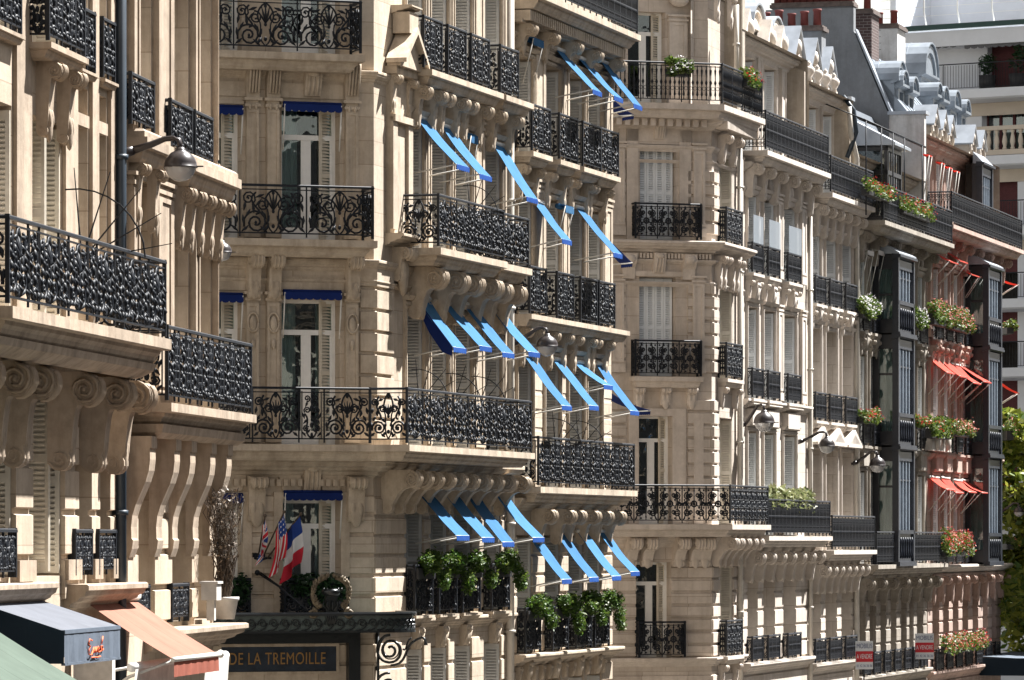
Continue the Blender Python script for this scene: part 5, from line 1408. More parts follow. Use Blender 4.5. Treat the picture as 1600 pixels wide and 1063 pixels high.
    rows = [('upper', [(1453, 393, 1497, 412), (1474, 392, 1512, 411), (1497, 415, 1530, 432), (1512, 424, 1545, 436)]),
            ('middle', [(1452, 558, 1492, 584), (1470, 562, 1512, 590), (1487, 570, 1533, 600), (1500, 572, 1549, 598)]),
            ('lower', [(1453, 747, 1492, 765), (1470, 748, 1506, 770), (1490, 752, 1526, 769), (1503, 752, 1546, 770)])]
    on = ['leftmost', 'second', 'third', 'rightmost']
    for nm, L in rows:
        for k, (a, b, c, d) in enumerate(L): awning(fr, a, b, c, d, f'thin red awning, {on[k]} in the {nm} row beside the far dark bay', grp, 'red', 'red', wid=1.5, arm=4.5, val=.04)
    fe = Frame(None, fr.world(u1, 0), R(-5))
    for k, (nm, y, x1, y1) in enumerate((('upper', 436, 1587, 446), ('middle', 596, 1588, 615), ('lower', 752, 1590, 767))):
        awning(fe, 1561, y, x1, y1, f'red awning peeping out right of the dark bay, {nm} of three', grp, 'red', 'red', wid=.5, arm=3, val=.04)
    for k, (x, y) in enumerate(((1444, 243), (1464, 255), (1476, 262), (1488, 268))):
        rolled(fr, x, y, .5, f'rolled red awning with long white arms on the top storey, {on[k]} of four', grp, 'red', 1.7, .25, .03)
    return V
E2V = build_E2()

# ================================================================== modern block at the far right
def build_F():
    fr = Frame(1600, 186, R(122)); X = fr.U; V = fr.V
    root = thing('apartment_block', 'white modern apartment block with wide balconies and maroon blinds behind the street roofs', 'building', fr.M)
    ul, ur = X(1391), 14.0
    bands = [142, 247, 358, 470, 577, 690, 800]
    vs = [V(1560, y) for y in bands]; vtop = V(1560, 36)
    ops = []; cols = []
    lv = [vtop] + vs
    mb = MB()
    for k in range(len(vs)): pass
    for k, v in enumerate(vs):                       # storeys hang between floor bands
        v_hi = lv[k] - .35; v_lo = v + .02
        if k == 0: cc = [(1412, 1462), (1543, 1640)]
        elif k == 1: cc = [(1534, 1640)]
        else: cc = [(1541, 1590), (1601, 1640)]
        for a, b in cc: ops.append((X(a), X(b), v_lo, v_hi))
    wall(root, fr, ul, ur, 0, vtop, ops, 'modern', reveal=.6, courses=None)
    for o in ops:
        k = min(range(len(vs)), key=lambda i: abs(vs[i] - o[2])); left = o[0] < X(1500)
        if left or k == 1:
            m = fr.T(o[0], -.5, o[2]); W, H = o[1] - o[0], o[3] - o[2]
            fb = MB(); n = 3 if left else 5
            for j in range(n + 1): fb.box(W * j / n - .05, W * j / n + .05, -.05, .05, 0, H)
            fb.box(0, W, -.05, .05, H - .3, H); wn = part('window', fb, 'maroon' if k == 1 else 'oriel_iron', root, m)
            pb = MB(); pb.box(0, W, -.02, -.01, 0, H); part('pane', pb, 'glass', wn, m)
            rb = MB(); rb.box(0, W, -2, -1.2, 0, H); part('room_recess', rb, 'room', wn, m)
            cb = MB(); pr = None
            for j in range(30):
                q = (cb.P(W * .05 + W * .4 * j / 29, -.3 + .05 * math.sin(j * 1.7), 0), cb.P(W * .05 + W * .4 * j / 29, -.3 + .05 * math.sin(j * 1.7), H))
                if pr: cb.F(pr[0], q[0], q[1], pr[1])
                pr = q
            part('curtain', cb, 'curtain', wn, m)
        else:
            mb = MB(); mb.box(o[0], o[1], -.45, -.40, o[2] + (.0 if k < 3 else (o[3] - o[2]) * .45), o[3]); n = 26
            for j in range(n): z = o[2] + (o[3] - o[2]) * j / n; z > o[2] + (0 if k < 3 else (o[3] - o[2]) * .45) and mb.box(o[0], o[1], -.40, -.39, z, z + .02)
            part('blind', mb, 'maroon', root, fr.M); mb = MB(); mb.box(o[0], o[1], -1.6, -1.4, o[2], o[3]); part('room_recess', mb, 'room', root, fr.M)
    for k, v in enumerate(vs):                       # balcony slabs with rails
        a = X(1462) if k == 0 else (X(1520) if k == 1 else X(1500)); P = 1.2
        mb = MB(); mb.prof([(0, v), (P, v), (P, v - .34), (P - .12, v - .40), (0, v - .46)], a if k else X(1440), ur)
        b = part('balcony', mb, 'modern', root, fr.M)
        rb = MB()
        if k == 1:
            rb.box(a, ur, P - .26, P - .04, v + .02, v + .22); rb.box(a, ur, P - .24, P - .02, v + .98, v + 1.14)
            u = a + .2
            while u < ur: rb.lathe([(.07, .22), (.10, .26), (.06, .34), (.11, .52), (.09, .66), (.05, .84), (.09, .92), (.09, .98)], (u, P - .14, v), 8); u += .34
            part('balustrade', rb, 'modernwarm', b, fr.M)
        else:
            railing(rb, [(a if k else X(1440), P - .08), (ur, P - .08)], v, 1.0, 'plain', 1.6, .02); part('railing', rb, 'iron', b, fr.M)
    mb = Multi()
    for k in (1, 2, 3): mb.piece().box(ul, ur, .0, .06, vs[k - 1] - .95, vs[k - 1] - .46)
    part('spandrel', mb, 'modernwarm', root, fr.M)
    mb = MB(); mb.box(ul, ur, 0, 1.0, vtop - .9, vtop - .3); part('fascia', mb, 'modern', root, fr.M)
    mb = MB(); mb.box(ul, ur, .9, 1.1, vtop - .24, vtop - .04); part('gutter', mb, paint('green_gutter', (.008, .045, .04), .5), root, fr.M)
    mb = MB(); mb.box(ul, ur, -3.2, -3, vtop, vtop + 3.2); mb.box(ul, X(1400), -3, 0, vtop, vtop + 4); part('penthouse', mb, 'modern', root, fr.M)
    rb = MB(); vt = vtop
    for x in (1444, 1496, 1550, 1604): u = X(x, .8); rb.tube([(u, .6, vt), (u, .8, vt + .5), (u + .05, .9, vt + 1.1)], .03, 5)
    for z in (.35, .7, 1.05): rb.tube([(ul, .8, vt + z), (ur, .8, vt + z)], .012, 4)
    part('railing', rb, 'white', root, fr.M)
    for a, b, y in ((1414, 1494, 62), (1505, 1660, 58)):
        v = V((a + b) / 2, y, .9); a, b = X(a, .9), X(b, .9); pts = [(a, v), (b, v)]; n = int((b - a) / .3)
        for k in range(n, 0, -1):
            for j in range(4): q = math.pi * j / 4; pts.append((a + (b - a) * (k - .5 + .5 * math.cos(q)) / n, v - .28 - .08 * math.sin(q)))
        mb = MB(); mb.plate(pts, .85, .87); part('valance', mb, 'greytop', root, fr.M)
    body(root, [fr.world(ul, 0), fr.world(ul, -10), fr.world(ur, -10), fr.world(ur, 0)], 0, vtop, 'modern')
    for lab, x, y, r_, cone in (('clipped round bush in a dark box on the white block balcony', 1543, 122, .42, False), ('dark leafy plant on the white block balcony beside the maroon blind', 1590, 108, .55, True)):
        u, w = X(x, .6), .6; vb = vs[0]
        t = thing('balcony_plant', lab, 'plant', fr.T(u, w, vb)); mb = MB(); mb.lathe([(.30, 0), (.36, .55), (.32, .55), (.3, .5)], (0, 0, 0), 8); part('planter', mb, 'potdark', t)
        fb = MB(); foliage(fb, [(0, 0, 1.0, r_)] if not cone else [(0, 0, 1.0, .4, .4, .5), (.2, 0, 1.5, .4, .4, .5)], 260, .09); part('foliage', fb, 'leafdark', t)
build_F()

# ================================================================== blue awnings of the hotel
GA = 'blue awnings on the corner hotel'
def blue_rows():
    pos = ['leftmost', 'second', 'third', 'rightmost']
    R1 = [(650, 183, 733, 262), (690, 197, 768, 277), None, (770, 225, 840, 312)]
    R2 = [(650, 465, 728, 545), (690, 472, 768, 543), (725, 477, 803, 553), (772, 487, 843, 552)]
    R3 = [(652, 768, 733, 837), (692, 768, 772, 840), (727, 770, 803, 847), (772, 770, 850, 840)]
    for nm, L in (('above the third-floor iron balcony', R1), ('above the long wrap-around iron balcony', R2), ('over the first four ivy window boxes', R3)):
        for k, q in enumerate(L):
            if q: awning(FB, *q, cheek=(L is R2 and k == 0), label=f'sloping blue awning {nm}, {pos[k]} of its row', group=GA)
    rolled(FB, 731, 212, .5, 'blue awning rolled up tight between the sloping awnings of the top hotel row', GA, h=.14)
    S1 = [(870, 78, 940, 145), (905, 92, 973, 155), (940, 97, 1003, 167)]
    S2 = [(833, 315, 893, 377), (900, 325, 972, 398)]
    S3 = [(820, 557, 893, 635), (865, 563, 935, 635), (898, 567, 957, 603), (932, 570, 998, 643)]
    S4 = [(830, 843, 893, 905), (868, 833, 935, 902), (903, 832, 970, 900), (935, 832, 999, 893)]
    p3 = ['left', 'middle', 'right']
    for k, q in enumerate(S1): awning(FB2, *q, f'blue awning right under the dentilled top cornice, {p3[k]} of three', GA, wid=.80)
    for k, q in enumerate(S2): awning(FB2, *q, ('long blue awning overlapping the end of the hotel third-floor balcony', 'long blue awning over the third-floor corner guard rail right of the pipe')[k], GA, wid=.80)
    for k, q in enumerate(S3): awning(FB2, *q, f'blue awning {"half raised, " if k == 2 else ""}above the narrow building second-floor balcony, {pos[k]} of four', GA, wid=.80)
    for k, q in enumerate(S4): awning(FB2, *q, f'blue awning over the lower ivy window boxes right of the pipe, {pos[k]} of four', GA, wid=.80)
    rolled(FB2, 822, 60, .8, 'rolled blue awning with long white arms just right of the pale downpipe', GA, h=.14, proj=.25)
    rolled(FB2, 872, 322, .7, 'rolled blue awning between two lowered ones on the narrow building', GA, h=.14, proj=.25)
    # rolled awnings over the corner-face windows
    ff = FBf
    for x, y, nm in ((443, 163, 'third-floor'), (443, 457, 'second-floor'), (444, 771, 'first-floor')):
        u0, u1 = ff.U(x, .2), ff.U(x + 90, .2)
        rolled(ff, x, y, u1 - u0, f'dark blue rolled awning in shade over the {nm} corner window of the hotel', GA, mat='blueshade', arm=.8, h=.13, proj=.16)
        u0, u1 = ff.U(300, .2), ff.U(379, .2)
        rolled(ff, 300, y + 4, u1 - u0, f'dark blue rolled awning half hidden by the near building, {nm} level', GA, mat='blueshade', arm=.8, h=.13, proj=.16)
    # awnings on the hidden return face past the corner
    fr = Frame(None, FB2.world(FB2.U(955), 0), R(-28))
    for y, x1, y1, nm in ((150, 972, 182, 'top'), (372, 970, 412, 'third'), (612, 998, 642, 'second')):
        awning(fr, 951, y, x1, y1, f'shaded back of a blue awning sticking out past the narrow building, {nm} floor', GA, 'blueshade', 'blueshade', wid=.5, arm=.5)
blue_rows()

# ================================================================== ivy in the window boxes
def window_plants():
    rr = random.Random(3)
    g = 'ivy-filled window boxes on the hotel'
    on = ['leftmost', 'second', 'third', 'rightmost']
    V2 = B2V[1]
    for fr, px, v, nm, seed in ((FB, [(632, 660), (670, 698), (707, 735), (753, 781)], BV[1], 'left of the pale pipe', 0), (FB2, [(806, 830), (849, 873), (886, 910), (915, 938)], V2, 'right of the pale pipe', 4)):
        for k, (a, b) in enumerate(px):
            ua, ub = fr.U(a) - .05, fr.U(b) + .02; W = ub - ua
            t = thing('window_plant', f'trailing green ivy in window box, {on[k]} of the four {nm}', 'plant', fr.T(ua, 0, v), g)
            bx = MB(); bx.box(.06, W - .06, .06, .26, .66, .86); part('planter', bx, 'potdark', t)
            mb = MB(); c = []
            g_ = rr.uniform(.9, 1.18); c += [(W * (.48 + .08 * rr.random()), .32, .95 + .04 * rr.random(), .41 * g_, .24 * g_, .24 * g_)] * 5
            for j in range(5): c.append((W * (.22 + .14 * j), .30 + rr.uniform(-.1, .15), .92 + rr.uniform(-.1, .16), .13, .12, .13))
            for j in range(2 + k % 2): c.append((W * (.80 - .05 * j), (.46 + .03 * j), .74 - .11 * j - .05 * rr.random(), .22 - .03 * j, .13, .16))
            foliage(mb, c, rr.randint(1700, 2400), .042, rr, .3); mb.cur = 1; foliage(mb, [(q[0], q[1] + .06, q[2] + .05, q[3] * 1.05, q[4], (q[5] if len(q) > 5 else q[3]) * 1.1) for q in c[5:]], 260, .036, rr, .1); part('foliage', mb, ['leaf', 'leafgeranium'], t)
    # corner face: clipped shrubs behind the canopy
    ff = FBf
    for lab, x0, x1, n in (('dense dark shrub on the hotel balcony rail behind the flags', 455, 540, 1800), ('dark green shrub beside the potted dry vine at the hotel corner', 350, 385, 700)):
        u0, u1 = ff.U(x0, .2), ff.U(x1, .2)
        t = thing('balcony_shrub', lab, 'plant', ff.T(u0, .2, BV[1])); W = u1 - u0
        bx = MB(); bx.box(0, W, -.08, .10, .22, .42); part('planter', bx, 'potdark', t)
        mb = MB(); foliage(mb, [(W * (j + .5) / 6, .02, .55 + .05 * math.sin(j * 2), W / 9 + .07, .2, .24) for j in range(6)] + [(W * .5, .12, .38, W * .45, .12, .2)], n, .055, rr); part('foliage', mb, 'leafdark', t)
window_plants()

# ================================================================== flags
def flags():
    ff = FBf
    def flag(lab, base, tip, fw, fh, colour, mats, name='flag'):
        # pole from base px to tip px (tip stands out from the wall), cloth hanging from the upper half of the pole
        bw, tw = .15, .95
        b = (ff.U(base[0], bw), bw, ff.V(*base, bw)); t = (ff.U(tip[0], tw), tw, ff.V(*tip, tw))
        root = thing(name, lab, 'flag', ff.T(*b), 'flags over the hotel canopy')
        T = Vector(t) - Vector(b); pb = MB(); pb.tube([(0, 0, 0), tuple(T)], .014, 6); pb.ball(tuple(T), .03, 8, 5); part('pole', pb, 'bark', root)
        n, m = 22, 26; cb = MB()
        P0 = T * .97; P1 = T * .56                                    # hoist runs along the pole
        grid = []
        for i in range(n + 1):
            row = []
            for j in range(m + 1):
                s_, q = i / n, j / m                                  # s along hoist, q along the fly (hanging down)
                p = P0 + (P1 - P0) * s_
                fold = .05 * math.sin(s_ * 9 + q * 2.2) * (.3 + q)
                side = fw * (.10 * math.sin(q * 2.5))
                row.append(cb.P(p.x + fold + side + (.5 - s_) * q * .10, p.y * (1 - .35 * q) + .06 * math.cos(s_ * 11 + q * 3) * q, p.z - fh * q * (.92 + .08 * s_) ))
            grid.append(row)
        for i in range(n):
            for j in range(m):
                cb.cur = colour((i + .5) / n, (j + .5) / m); cb.F(grid[i][j], grid[i + 1][j], grid[i + 1][j + 1], grid[i][j + 1])
        cb.sm = [True] * len(cb.f); part('cloth', cb, mats, root)
    fb = cloth('flag_blue', (.025, .06, .26), .25); fw_ = cloth('flag_white', (.70, .70, .70), .25); fr_ = cloth('flag_red', (.55, .03, .05), .25)
    tri = lambda s, q: 0 if q < .34 else (1 if q < .67 else 2)
    def us(s, q):
        if s < .54 and q < .42: return 1 if (int(s * 22) % 3 == 1 and int(q * 26) % 3 == 1) else 0
        return 2 if int(s * 13 / 1.0) % 2 == 0 else 1
    def uk(s, q):
        x, y = s - .5, (q - .5) * 1.0
        if abs(x) < .09 or abs(y) < .07: return 2
        if abs(x) < .16 or abs(y) < .12: return 1
        d = min(abs(x - y), abs(x + y))
        return 2 if d < .04 else (1 if d < .12 else 0)
    mats = [fb, fw_, fr_]
    flag('british flag hanging on the leftmost pole beside the hotel window', (404, 868), (414, 806), .4, .58, uk, mats)
    flag('american flag with stars and stripes on the middle pole', (413, 866), (444, 800), .5, .84, us, mats)
    flag('french tricolour flag on the right pole before the hotel window', (418, 872), (470, 803), .5, .90, tri, mats)
    br = thing('wall_bracket', 'small dark iron wall bracket holding the flag poles', 'bracket', ff.T(ff.U(406, .1), 0, ff.V(406, 872, .1)))
    mb = MB(); mb.box(-.10, .12, 0, .03, -.08, .08); mb.tube([(-.08, .05, 0), (.0, .14, -.04), (.12, .12, .0), (.2, .12, .0)], .025, 6); part('plate', mb, 'iron', br)
    t = thing('lamp_arm', 'thin black iron stay running from the wall down to the canopy', 'stay', ff.T(ff.U(402, .05), .05, ff.V(402, 895, .05)))
    e = (ff.U(484, 1.4) - ff.U(402, .05), 1.35, ff.V(484, 957, 1.4) - ff.V(402, 895, .05))
    mb = MB(); mb.tube([(0, 0, 0), (e[0] * .45, .5, e[2] * .35), e], .018, 6); mb.tube([(.06, 0, 0), (e[0] * .55, .35, e[2] * .2 - .1)], .014, 5); part('rod', mb, 'iron', t); pb = MB(); pb.ball((0, 0, 0), .05, 8, 5); part('wall_plate', pb, 'iron', t)
flags()

# ================================================================== entrance canopy
def canopy():
    ff = FBf; P = 1.5; XF = ff.U
    vr = ff.V(560, 962, P); u0, u1 = XF(330, P), .34
    root = thing('entrance_canopy', 'black iron and glass entrance canopy over the name board', 'canopy', ff.T(u1, 0, vr))
    o = u1
    # rim line: straight front then rounded round the corner to the street side
    rim = [(u0 - o - 2, P)] + [(-.75 + .75 * math.sin(R(a)) * 1.15, P - .75 + .75 * math.cos(R(a))) for a in range(0, 91, 10)] + [(.10, 0)]
    mb = MB(); mb.sweep(rim, [(-.04, 0), (.05, 0), (.06, .03), (.05, .06), (-.04, .06)]); mb.sweep(rim, [(-.04, -.30), (.04, -.30), (.04, -.26), (-.04, -.26)]); part('rim', mb, 'canopy', root)
    gb = MB(); gb.sweep(rim, [(-.012, -.26), (0, -.26), (0, 0), (-.012, 0)]); gb.slab([(p[0], p[1] - .03) for p in rim] + [(u0 - o - 2, 0)], .0, .012); part('glass_panel', gb, 'canglass', root)
    sb = MB(); L = 0
    for (a, b) in zip(rim[:-1], rim[1:]):            # wave scrolls along the frieze
        d = math.hypot(b[0] - a[0], b[1] - a[1]); n = max(1, round(d / .20)); du, dw = (b[0] - a[0]) / d, (b[1] - a[1]) / d
        for k in range(n):
            q = d * (k + .5) / n
            for pts in (spiral(0, -.13, .085, .015, R(200), -1.5, 12), bez((-.10, -.25), (-.02, -.26), (.1, -.2), (.085, -.12), 5)):
                sb.tube([(a[0] + du * (q + p[0]) - dw * .02, a[1] + dw * (q + p[0]) + du * .02, p[2]) for p in pts], .014, 4)
    part('scroll_frieze', sb, 'canopy', root)
    bb = MB(); bb.box(u0 - o - 2, XF(556, .3) - o, .0, .34, -.50, -.30); bb.box(XF(548, .3) - o, XF(566, .3) - o, .02, .20, -2.5, -.30); part('beam', bb, 'canopy', root)
    # scrolled side bracket, standing square to the street face
    kb = MB(); bm = FB.T(.12, 0, vr); uu = 0
    S = lambda pts: [(uu, p[0], p[2]) for p in pts]
    kb.tube(S(spiral(.27, -.64, .27, .05, R(95), 2.1, 40)), .026, 6); kb.tube(S(spiral(.27, -.64, .16, .16, 0, 1, 18)), .014, 5)
    kb.tube(S(bez((.27, -.37), (.1, -.37), (.0, -.5), (.02, -1.2), 10)), .028, 6)
    kb.tube(S(bez((.28, -.91), (.62, -.90), (.50, -.56), (.74, -.46), 14)), .024, 6); kb.tube(S(bez((.74, -.46), (.86, -.40), (.92, -.38), (.92, -.55), 8)), [.024] * 8 + [.045], 6)
    kb.tube(S(spiral(.22, -1.28, .24, .05, R(80), 1.6, 28)), .026, 6); kb.tube(S(bez((.50, -.62), (.58, -.70), (.55, -.45), (.66, -.42), 6)), .018, 5)
    kb.tube(S([(.03, 0, -.30), (.03, 0, -1), (.03, 0, -2.4)]), .04, 6)
    part('scroll_bracket', kb, 'canopy', root, bm)
    # gilt wreath with crown on the front rim
    xc = (XF(484, P) + XF(550, P)) / 2 - o; w = thing('wreath_ornament', 'gilt bronze laurel wreath ornament standing on the canopy rim', 'ornament', ff.T(o + xc, P, vr + .06))
    lb = MB(); rr = random.Random(5)
    for s_ in (-1, 1):
        pts = [(s_ * (.34 * math.sin(R(a))) * 1.0, 0, .30 - .30 * math.cos(R(a)) * 1.0) for a in range(40, 172, 9)]
        lb.tube(pts, .03, 6)
        for p in pts:
            for j in range(5):
                a = rr.uniform(0, 6.28); d = Vector((math.cos(a) * .5 - s_ * .2, rr.uniform(-.4, .6), .8)).normalized() * .10
                lb.tube([p, (p[0] + d.x * .5, p[1] + d.y * .5 + .02, p[2] + d.z * .5), (p[0] + d.x, p[1] + d.y, p[2] + d.z)], [.014, .028, .004], 5)
        lb.tube(spiral(s_ * .33, -.02, .09, .03, R(90), s_ * 1.4, 12), .03, 6)
    part('laurel', lb, 'bronze', w)
    cbm = MB(); cbm.lathe([(.06, .28), (.15, .30), (.17, .36), (.15, .40)], (0, 0, 0), 12); cbm.box(-.1, .1, -.03, .05, -.02, .3)
    for k in range(5): a = math.pi * (k + .5) / 5; cbm.tube([(.13 * math.cos(a), .08 * math.sin(a), .2), (.17 * math.cos(a), .1 * math.sin(a), .12), (.05 * math.cos(a), .05, .02)], .016, 5); cbm.ball((.17 * math.cos(a), .1, .40), .022, 6, 4)
    for k in range(6): x = -.13 + .26 * k / 5; cbm.tube([(x, 0, 0), (x * .7, .04, -.06), (x * .4, .03, -.2)], .016, 5)
    part('crown', cbm, 'canopy', w)
canopy()

# ================================================================== street lamps on wall arms
def lamp(fr, base, globe, rpx, lab, w0=.08):
    u = fr.U(base[0], w0); W = WX(fr, u, globe[0]); p = fr.world(u, W); Z = p.y
    r = rpx * Z / FPX; vg = EYE + (HY - globe[1]) / FPX * Z; vb = fr.V(*base, w0)
    root = thing('street_lamp', lab, 'lamp', fr.T(u, w0, vb), 'street lamps on wall arms'); dz = vg - vb; dw = W - w0
    mb = MB(); top = dz + r * 1.75
    mb.tube([(0, -w0, -.02), (0, dw * .12, .02)], [.07, .055], 8)
    mb.tube([(0, dw * .1, .02), (0, dw * .45, top * .55), (0, dw * .70, top * .96), (0, dw * .86, top), (0, dw * .97, top * .93 + .0), (0, dw, dz + r * 1.05)], [.05, .042, .036, .034, .034, .034], 8); part('arm', mb, 'lampmetal', root)
    cb = MB(); cb.smooth = True
    cb.lathe([(.02, 1.22 * r), (.25 * r, 1.18 * r), (.34 * r, 1.0 * r)] + [(r * 1.03 * math.cos(R(a)), r * 1.03 * math.sin(R(a))) for a in (70, 55, 40, 25, 12, 0)] + [(r * 1.08, -.03 * r), (r * 1.08, -.09 * r), (r * .98, -.09 * r)], (0, dw, dz), 24)
    c = part('cap', cb, 'lampmetal', root); kb = MB(); kb.box(-.02, .02, dw + r * .95, dw + r * 1.45, dz - .06 * r, dz + .02 * r); part('hinge', kb, 'lampmetal', c)
    gb = MB(); gb.lathe([(r * .97 * math.cos(R(a)), r * .97 * math.sin(R(a))) for a in (-5, -20, -35, -50, -65, -80, -89)], (0, dw, dz), 24, cap=False); part('globe', gb, 'lampglass', root)
    bb = MB(); bb.lathe([(.05 * r, .5 * r), (.22 * r, .3 * r), (.24 * r, -.05 * r), (.12 * r, -.3 * r), (.02 * r, -.34 * r)], (0, dw, dz), 10); part('bulb', bb, 'white', root)
lamp(FA, (199, 238), (282, 260), 25, 'large round street lamp on a curved arm beside the dark downpipe')
lamp(FB2, (803, 536), (855, 541), 16.5, 'street lamp partly behind the blue awnings of the corner hotel')
lamp(FC, (1161, 664), (1194, 660), 16, 'street lamp beside the pale downpipe of the canted corner building')
lamp(FD, (1250, 690), (1292, 697), 12.5, 'street lamp in front of the small triangular window pediments')
lamp(FE, (1335, 724), (1371, 727), 12.5, 'street lamp in front of the black iron bay window')
def hidden_lamp():
    fr = Frame(None, FA2.world(FA2.U(333), 0), R(97)); 
    lamp(Frame(None, FA2.world(FA2.U(333) - .02, -.25), R(7.22)), (330, 376), (347, 394), 15, 'street lamp half hidden behind the second near building')
hidden_lamp()
lamp(Frame(None, FE2.world(FE2.U(1562), 0), TH), (1563, 800), (1592, 800), 8, 'smallest distant street lamp at the edge of the tree')

# ================================================================== shop awnings at street level
def shops():
    fr = FA; P = .92
    ua, ub = fr.U(100, P), fr.U(187, P); vt = fr.V(187, 979, P); vb = vt - .33; vk = fr.V(62, 936, 0)
    t = thing('box_awning', 'dark box awning with grey top and orange script lettering', 'awning', fr.T(ua, 0, vt)); L = ub - ua; k = vk - vt
    mb = MB(); mb.prof([(0, k), (P, 0), (P, -.012), (0, k - .012)], -.0, L); part('top', mb, 'greytop', t)
    mb = MB()
    n = 24
    for j in range(n):                               # front valance with soft pleats
        a, b = L * j / n, L * (j + 1) / n; wa, wb = P + .004 + .012 * math.sin(j * 1.7), P + .004 + .012 * math.sin((j + 1) * 1.7)
        mb.quad((a, wa, -.34), (b, wb, -.34), (b, P + .004, -.02), (a, P + .004, -.02))
    mb.box(0, L, P - .03, P + .012, -.36, -.335); mb.box(0, L, P - .03, P + .012, -.03, .01); part('front_valance', mb, 'greyval', t)
    mb = MB(); pts = [(0, k), (P, 0), (P, -.34), (0, -.34 - .0)]
    mb.prof(pts, -.006, .0); part('side_panel', mb, 'navy', t); mb = MB(); mb.prof(pts, L, L + .006); part('side_panel', mb, 'navy', t)
    mb = MB(); pu = fr.U(189, .6) - ua; mb.box(pu, pu + .16, .05, .5, -3.0, -.02); mb.box(pu - .03, pu + .19, .03, .54, -.2, -.08); q0 = thing('shop_pilaster', 'white painted shop pilaster between the box awning and the salmon awning', 'pilaster', fr.T(ua, 0, vt)); part('post', mb, 'potwhite', q0)
    # orange script
    sb = MB(); c = L * .52; z0 = -.20; s_ = .10
    strokes = [[(-.9, .9), (-1.5, 1.1), (-1.8, .5), (-1.3, .2), (-1.7, -.2), (-1.7, -.8), (-1.1, -.9), (-.7, -.4)], [(-.8, -.6), (-.5, .0), (-.4, -.6), (-.1, .0), (.0, -.6), (.3, 0), (.4, -.6)], [(.5, -.5), (.9, .0), (.6, .1), (.6, -.6), (1.0, -.6)], [(1.0, -.6), (1.4, -.5), (1.3, .1), (1.7, .1), (1.6, -.5), (1.9, -.3)], [(1.5, .4), (1.8, 1.3)], [(-1.1, -1.25), (-.3, -1.2), (.5, -1.25), (1.2, -1.2)]]
    for st in strokes: sb.tube([(c + p[0] * s_ * 2.0, P + .022, z0 + p[1] * s_ * .85) for p in st], .0085, 5)
    part('lettering', sb, 'orange', t)
    # post and window trim beside the shop
    q = thing('shop_awning', 'salmon pink sloping shop awning beside the dark box awning', 'awning', fr.T(fr.U(130), 0, fr.V(130, 938)))
    u0, u1 = fr.U(130), fr.U(206); v0 = fr.V(130, 938); lo, hi = .1, 3
    for _ in range(40):
        w = (lo + hi) / 2; p = fr.world(u0, w); lo, hi = (w, hi) if CX + FPX * p.x / p.y < 272 else (lo, w)
    dr = v0 - (EYE + (HY - 1031) / FPX * p.y); W = u1 - u0
    mb = MB(); pr = None
    for j in range(13):
        s_ = j / 12; x = [mb.P(W * i / 8, w * s_, -dr * s_ - .02 * math.sin(math.pi * s_) + .004 * math.sin(i * 2.1)) for i in range(9)]
        if pr:
            for i in range(8): mb.F(pr[i], pr[i + 1], x[i + 1], x[i])
        pr = x
    part('canvas', mb, 'pink', q)
    mb = MB(); mb.tube([(-.05, w, -dr), (W + .1, w, -dr)], .03, 8); mb.ball((W + .12, w, -dr), .05, 8, 5); part('front_bar', mb, 'rod', q)
    mb = MB(); n = 20
    for j in range(n): a, b = W * j / n, W * (j + 1) / n; mb.quad((a, w + .01 * math.sin(j * 2), -dr - .20), (b, w + .01 * math.sin(j * 2 + 2), -dr - .20), (b, w, -dr - .02), (a, w, -dr - .02))
    part('valance', mb, cloth('salmon_valance', (.30, .10, .07), .3), q)
    for x in (.02, W - .02): mb = MB(); mb.tube([(x, .05, -dr - .55), (x, w * .5, -dr - .2), (x, w, -dr)], .02, 6); part('arm', mb, 'rod', q)
    mb = MB(); mb.tube([(-.05, .05, .02), (W + .05, .05, .02)], .06, 8); part('roller', mb, 'rod', q)
    for (lab, x0, x1, y, ww) in (('white folded awning case below the salmon awning, nearer one', 205, 268, 1035, .62), ('white folded awning case beside the end of the salmon awning', 316, 352, 1024, .8)):
        u0, u1 = fr.U(x0, ww), fr.U(x1, ww); v = fr.V(x1, y, ww); t = thing('awning_case', lab, 'awning case', fr.T(u0, ww, v))
        mb = MB(); mb.tube([(0, 0, 0), (u1 - u0, 0, 0)], .055, 12); part('case', mb, 'white', t); vb_ = MB()
        for j in range(10): a, b = (u1 - u0) * j / 10, (u1 - u0) * (j + 1) / 10; vb_.quad((a, .02, -.32), (b, .02 + .01 * (j % 2), -.32), (b, .05, -.02), (a, .05, -.02))
        part('valance', vb_, 'potwhite', t); mb = MB(); mb.tube([(.1, -ww, -.1), (.1, 0, 0)], .02, 6); mb.tube([(u1 - u0 - .1, -ww, -.1), (u1 - u0 - .1, 0, 0)], .02, 6); part('arm', mb, 'rod', t)
    # sage awning, bottom left corner
    ue = fr.U(-55); v = fr.V(-55, 953); t = thing('shop_awning', 'sage green striped shop awning cut by the bottom left corner', 'awning', fr.T(ue - 4, 0, v))
    w1 = WX(fr, ue, 175); Z = fr.world(ue, w1).y; d = v - (EYE + (HY - 1095) / FPX * Z)
    mb = MB(); pr = None
    for j in range(13):
        s_ = j / 12; x = [mb.P(4 * i / 16, w1 * s_, -d * s_ - .02 * math.sin(math.pi * s_) + .004 * math.sin(i * 1.3)) for i in range(17)]
        if pr:
            for i in range(16): mb.F(pr[i], pr[i + 1], x[i + 1], x[i])
        pr = x
    part('canvas', mb, 'green', t); mb = MB(); mb.tube([(0, w1, -d), (4, w1, -d)], .03, 8); part('front_bar', mb, 'rod', t); mb = MB(); mb.tube([(0, .04, .02), (4, .04, .02)], .06, 8); part('roller', mb, 'rod', t)
    mb = MB(); mb.tube([(3.95, .05, -d - .4), (3.95, w1, -d)], .02, 6); part('arm', mb, 'rod', t)
